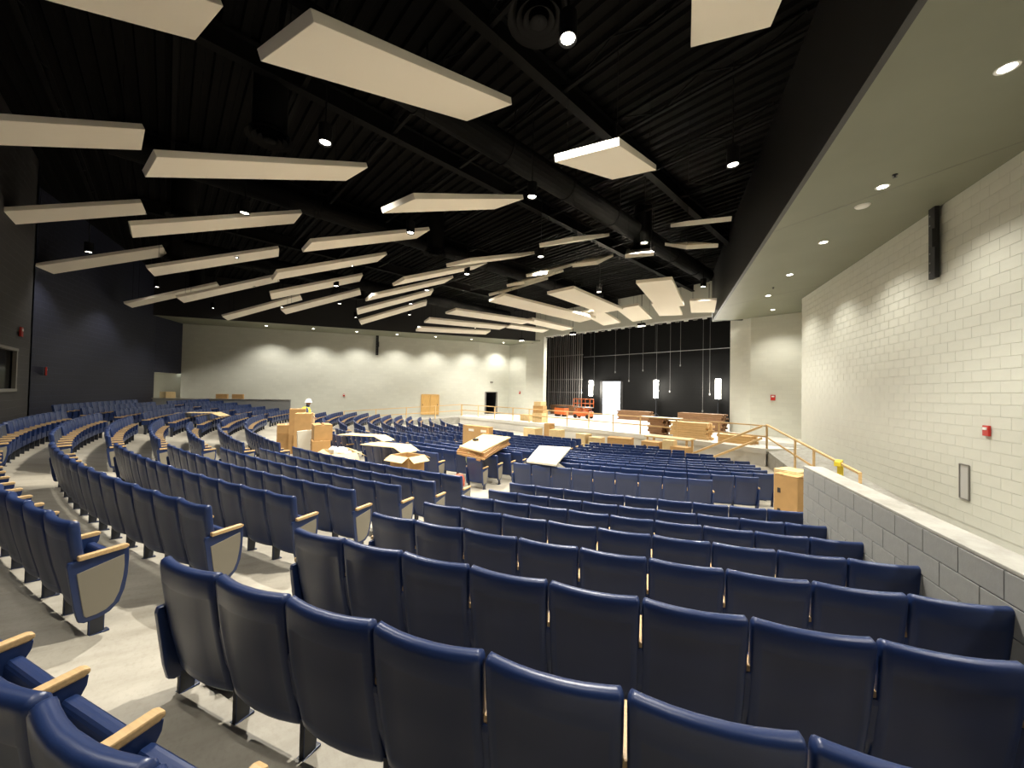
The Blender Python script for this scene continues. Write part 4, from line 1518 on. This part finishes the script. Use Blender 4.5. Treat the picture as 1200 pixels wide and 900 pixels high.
carton('low pale carton beside the carton stack on the stage', hp(-5.4, 9.0, SZ), (.9, .7, .55), .2, m='card_pale', group='cartons on the stage')
# two cartons on the far left ledge and one by the entry
for w, t, lab in ((-knee_w(29.3) - .12, 29.3, 'left of two small brown cartons on the far left ledge'), (-knee_w(28.35) - .12, 28.35, 'right of two small brown cartons on the far left ledge')):
    carton(lab, hp(w, t, KTOP + 0.045), (.75, .24, .36), 1.15, m='card', group='small cartons on the far ledge')
carton('small pale carton by the far left entry recess', hp(-22.0, 32.4, -1.9), (1.2, .6, 1.3), .3, m='card_pale', group='small cartons on the far ledge')


def plank_pile(lab, loc, rz, n, layers, L, m, w=.14, h=.05):
    o = thing('lumber_stack', lab, 'lumber', loc, rz)
    for k in range(layers):
        for i in range(n):
            mb = MB()
            mb.box((random.uniform(-.12, .12), (i - n / 2 + .5) * (w + .01), h / 2 + k * (h + .006)), (L * random.uniform(.9, 1), w, h))
            mb.build('plank', M[m], o)
    return o


plank_pile('brown plank pile on the stage behind the guard rail, right side', hp(7.3, 3.2, SZ), .1, 5, 9, 3.2, 'brown_wood', .2, .13)
plank_pile('stack of pale pine boards at the right of the stage edge', hp(8.9, 9.3, SZ), .04, 4, 7, 2.2, 'lumber', .2, .13)
plank_pile('brown pallet wood stacked at the middle of the stage edge', hp(6.7, 8.9, SZ), .0, 5, 7, 1.0, 'brown_wood', .18, .14)
plank_pile('pale boards stacked right of the pine stack on the stage', hp(11.4, 9.4, SZ), -.05, 4, 3, 1.7, 'plywood', .2, .14)
plank_pile('dark brown boards piled right of the loading door', hp(-0.6, -1.5, SZ), .1, 5, 7, 3.4, 'brown_wood', .2, .12)
plank_pile('brown timber pile below the rigging rails', hp(-9.4, -1.5, SZ), .0, 6, 8, 3.6, 'brown_wood', .2, .13)
o = thing('plywood_sheet', 'white plywood sheet lying on the brown pallet wood', 'board', hp(6.7, 8.9, SZ + 1.03), .05)
mb = MB()
mb.box((0, 0, .03), (2.6, 1.1, .05))
mb.build('sheet', M['white_card'], o)
o = thing('plywood_table', 'low plywood platform on the floor before the stage', 'platform', hp(8.9, 12.4, -3.46), .03)
mb = MB()
mb.box((0, 0, 1.1), (2.4, 1.0, .06))
mb.build('platform_top', M['card_pale'], o)
for x in (-1.05, 1.05):
    for y in (-.4, .4):
        mb = MB()
        mb.box((x, y, .535), (.09, .09, 1.07))
        mb.build('leg', M['lumber'], o)
# scissor lift
o = thing('scissor_lift', 'orange scissor lift standing on the stage left of the loading door', 'lift', hp(-4.6, 1.6, SZ), .1)
mb = MB()
mb.box((0, 0, .45), (1.9, .8, .5))
mb.build('lift_base', M['orange'], o, bevel=0.03)
for x in (-.7, .7):
    for y in (-.4, .4):
        mb = MB()
        mb.cyl((x, y - .06, .2), (x, y + .06, .2), .2, n=16)
        mb.build('wheel', M['rubber'], o)
for y in (-.3, .3):
    for k in range(2):
        mb = MB()
        z0 = .72 + .16 * k
        mb.bar((-.8, y, z0), (.8, y, z0 + .16), .05, .06)
        mb.bar((.8, y, z0), (-.8, y, z0 + .16), .05, .06)
        mb.build('scissor_arm', M['orange'], o)
mb = MB()
mb.box((0, 0, 1.1), (1.9, .8, .08))
mb.build('platform', M['frame_grey'], o)
for z in (1.5, 1.95):
    mb = MB()
    for a, b in (((-.93, -.38), (.93, -.38)), ((.93, -.38), (.93, .38)), ((.93, .38), (-.93, .38)), ((-.93, .38), (-.93, -.38))):
        mb.bar((*a, z), (*b, z), .05, .05)
    mb.build('guard_hoop', M['orange'], o)
for x in (-.93, 0, .93):
    for y in (-.38, .38):
        mb = MB()
        mb.bar((x, y, 1.12), (x, y, 1.97), .05, .05)
        mb.build('guard_post', M['orange'], o)
o = thing('tool_cart', 'orange tool cart left of the scissor lift on the stage', 'cart', hp(-7.6, 1.4, SZ), -.1)
mb = MB()
mb.box((0, 0, .55), (1.5, .7, .7))
mb.build('cart_body', M['orange'], o, bevel=0.03)
mb = MB()
mb.box((.1, 0, .98), (1.2, .6, .16))
mb.build('cart_tray', M['ink'], o)
for x in (-.55, .55):
    mb = MB()
    mb.cyl((x, -.36, .12), (x, .36, .12), .12, n=12)
    mb.build('wheel', M['rubber'], o)

# ------------------------------------------------------------------ worker among the boxes
crate = thing('wooden_crate', 'low wooden crate under the worker behind the box pile', 'crate', hp(-0.95, 27.85, floor_z(27.85)), 0)
mb = MB()
mb.box((0, 0, .24), (.8, .6, .48))
mb.build('crate_body', M['lumber'], crate)
PZ = floor_z(27.85) + .48
o = thing('person', 'worker in a white hard hat and yellow vest bending over the boxes', 'person', hp(-0.95, 27.85, PZ), PI - .3)
verts = [(0, 0, .95), (0, -.03, 1.15), (0, -.05, 1.38), (0, -.07, 1.50), (0, -.10, 1.60), (0, -.11, 1.72),
         (-.19, -.05, 1.42), (-.27, -.12, 1.16), (-.24, -.34, 1.02), (.19, -.05, 1.42), (.27, -.12, 1.16), (.24, -.34, 1.02),
         (-.10, 0, .90), (-.11, -.02, .50), (-.11, .02, .08), (-.11, -.16, .04), (.10, 0, .90), (.11, -.02, .50), (.11, .02, .08), (.11, -.16, .04)]
edges = [(0, 1), (1, 2), (2, 3), (3, 4), (4, 5), (2, 6), (6, 7), (7, 8), (2, 9), (9, 10), (10, 11), (0, 12), (12, 13), (13, 14), (14, 15), (0, 16), (16, 17), (17, 18), (18, 19)]
rad = [.15, .14, .15, .06, .085, .09, .07, .05, .04, .07, .05, .04, .095, .065, .05, .04, .095, .065, .05, .04]
me = bpy.data.meshes.new('body')
me.from_pydata(verts, edges, [])
body = link('body', me, o)
me.materials.append(M['denim'])
sk = body.modifiers.new('skin', 'SKIN')
for i, r in enumerate(rad):
    me.skin_vertices[0].data[i].radius = (r, r)
me.skin_vertices[0].data[0].use_root = True
ss = body.modifiers.new('sub', 'SUBSURF')
ss.levels = ss.render_levels = 1
mb = MB()
mb.lathe((0, -.02, 0), [(.17, .92), (.185, 1.1), (.20, 1.35), (.16, 1.47), (.08, 1.52)], 16)
mb.build('vest', M['hivis'], o, smooth=True)
mb = MB()
mb.lathe((0, -.11, 1.70), [(0, -.14), (.07, -.10), (.10, 0), (.10, .06), (0.0, .09)], 14)
mb.build('head', M['skin'], o, smooth=True)
mb = MB()
mb.lathe((0, -.11, 1.72), [(.17, .0), (.135, .02), (.125, .09), (.08, .15), (0, .17)], 18)
mb.build('hard_hat', M['hat'], o, smooth=True)
for s in (-1, 1):
    mb = MB()
    mb.box((s * .235, -.37, 1.0), (.07, .08, .03))
    for k in range(4):
        mb.bar((s * .235 - .028 + .019 * k, -.40, 1.0), (s * .235 - .028 + .019 * k, -.465 + .008 * abs(k - 1.5), .985), .016, .018)
    mb.bar((s * .20, -.36, 1.0), (s * .185, -.41, .99), .018, .02)
    mb.build('hand', M['skin'], o, bevel=0.003)
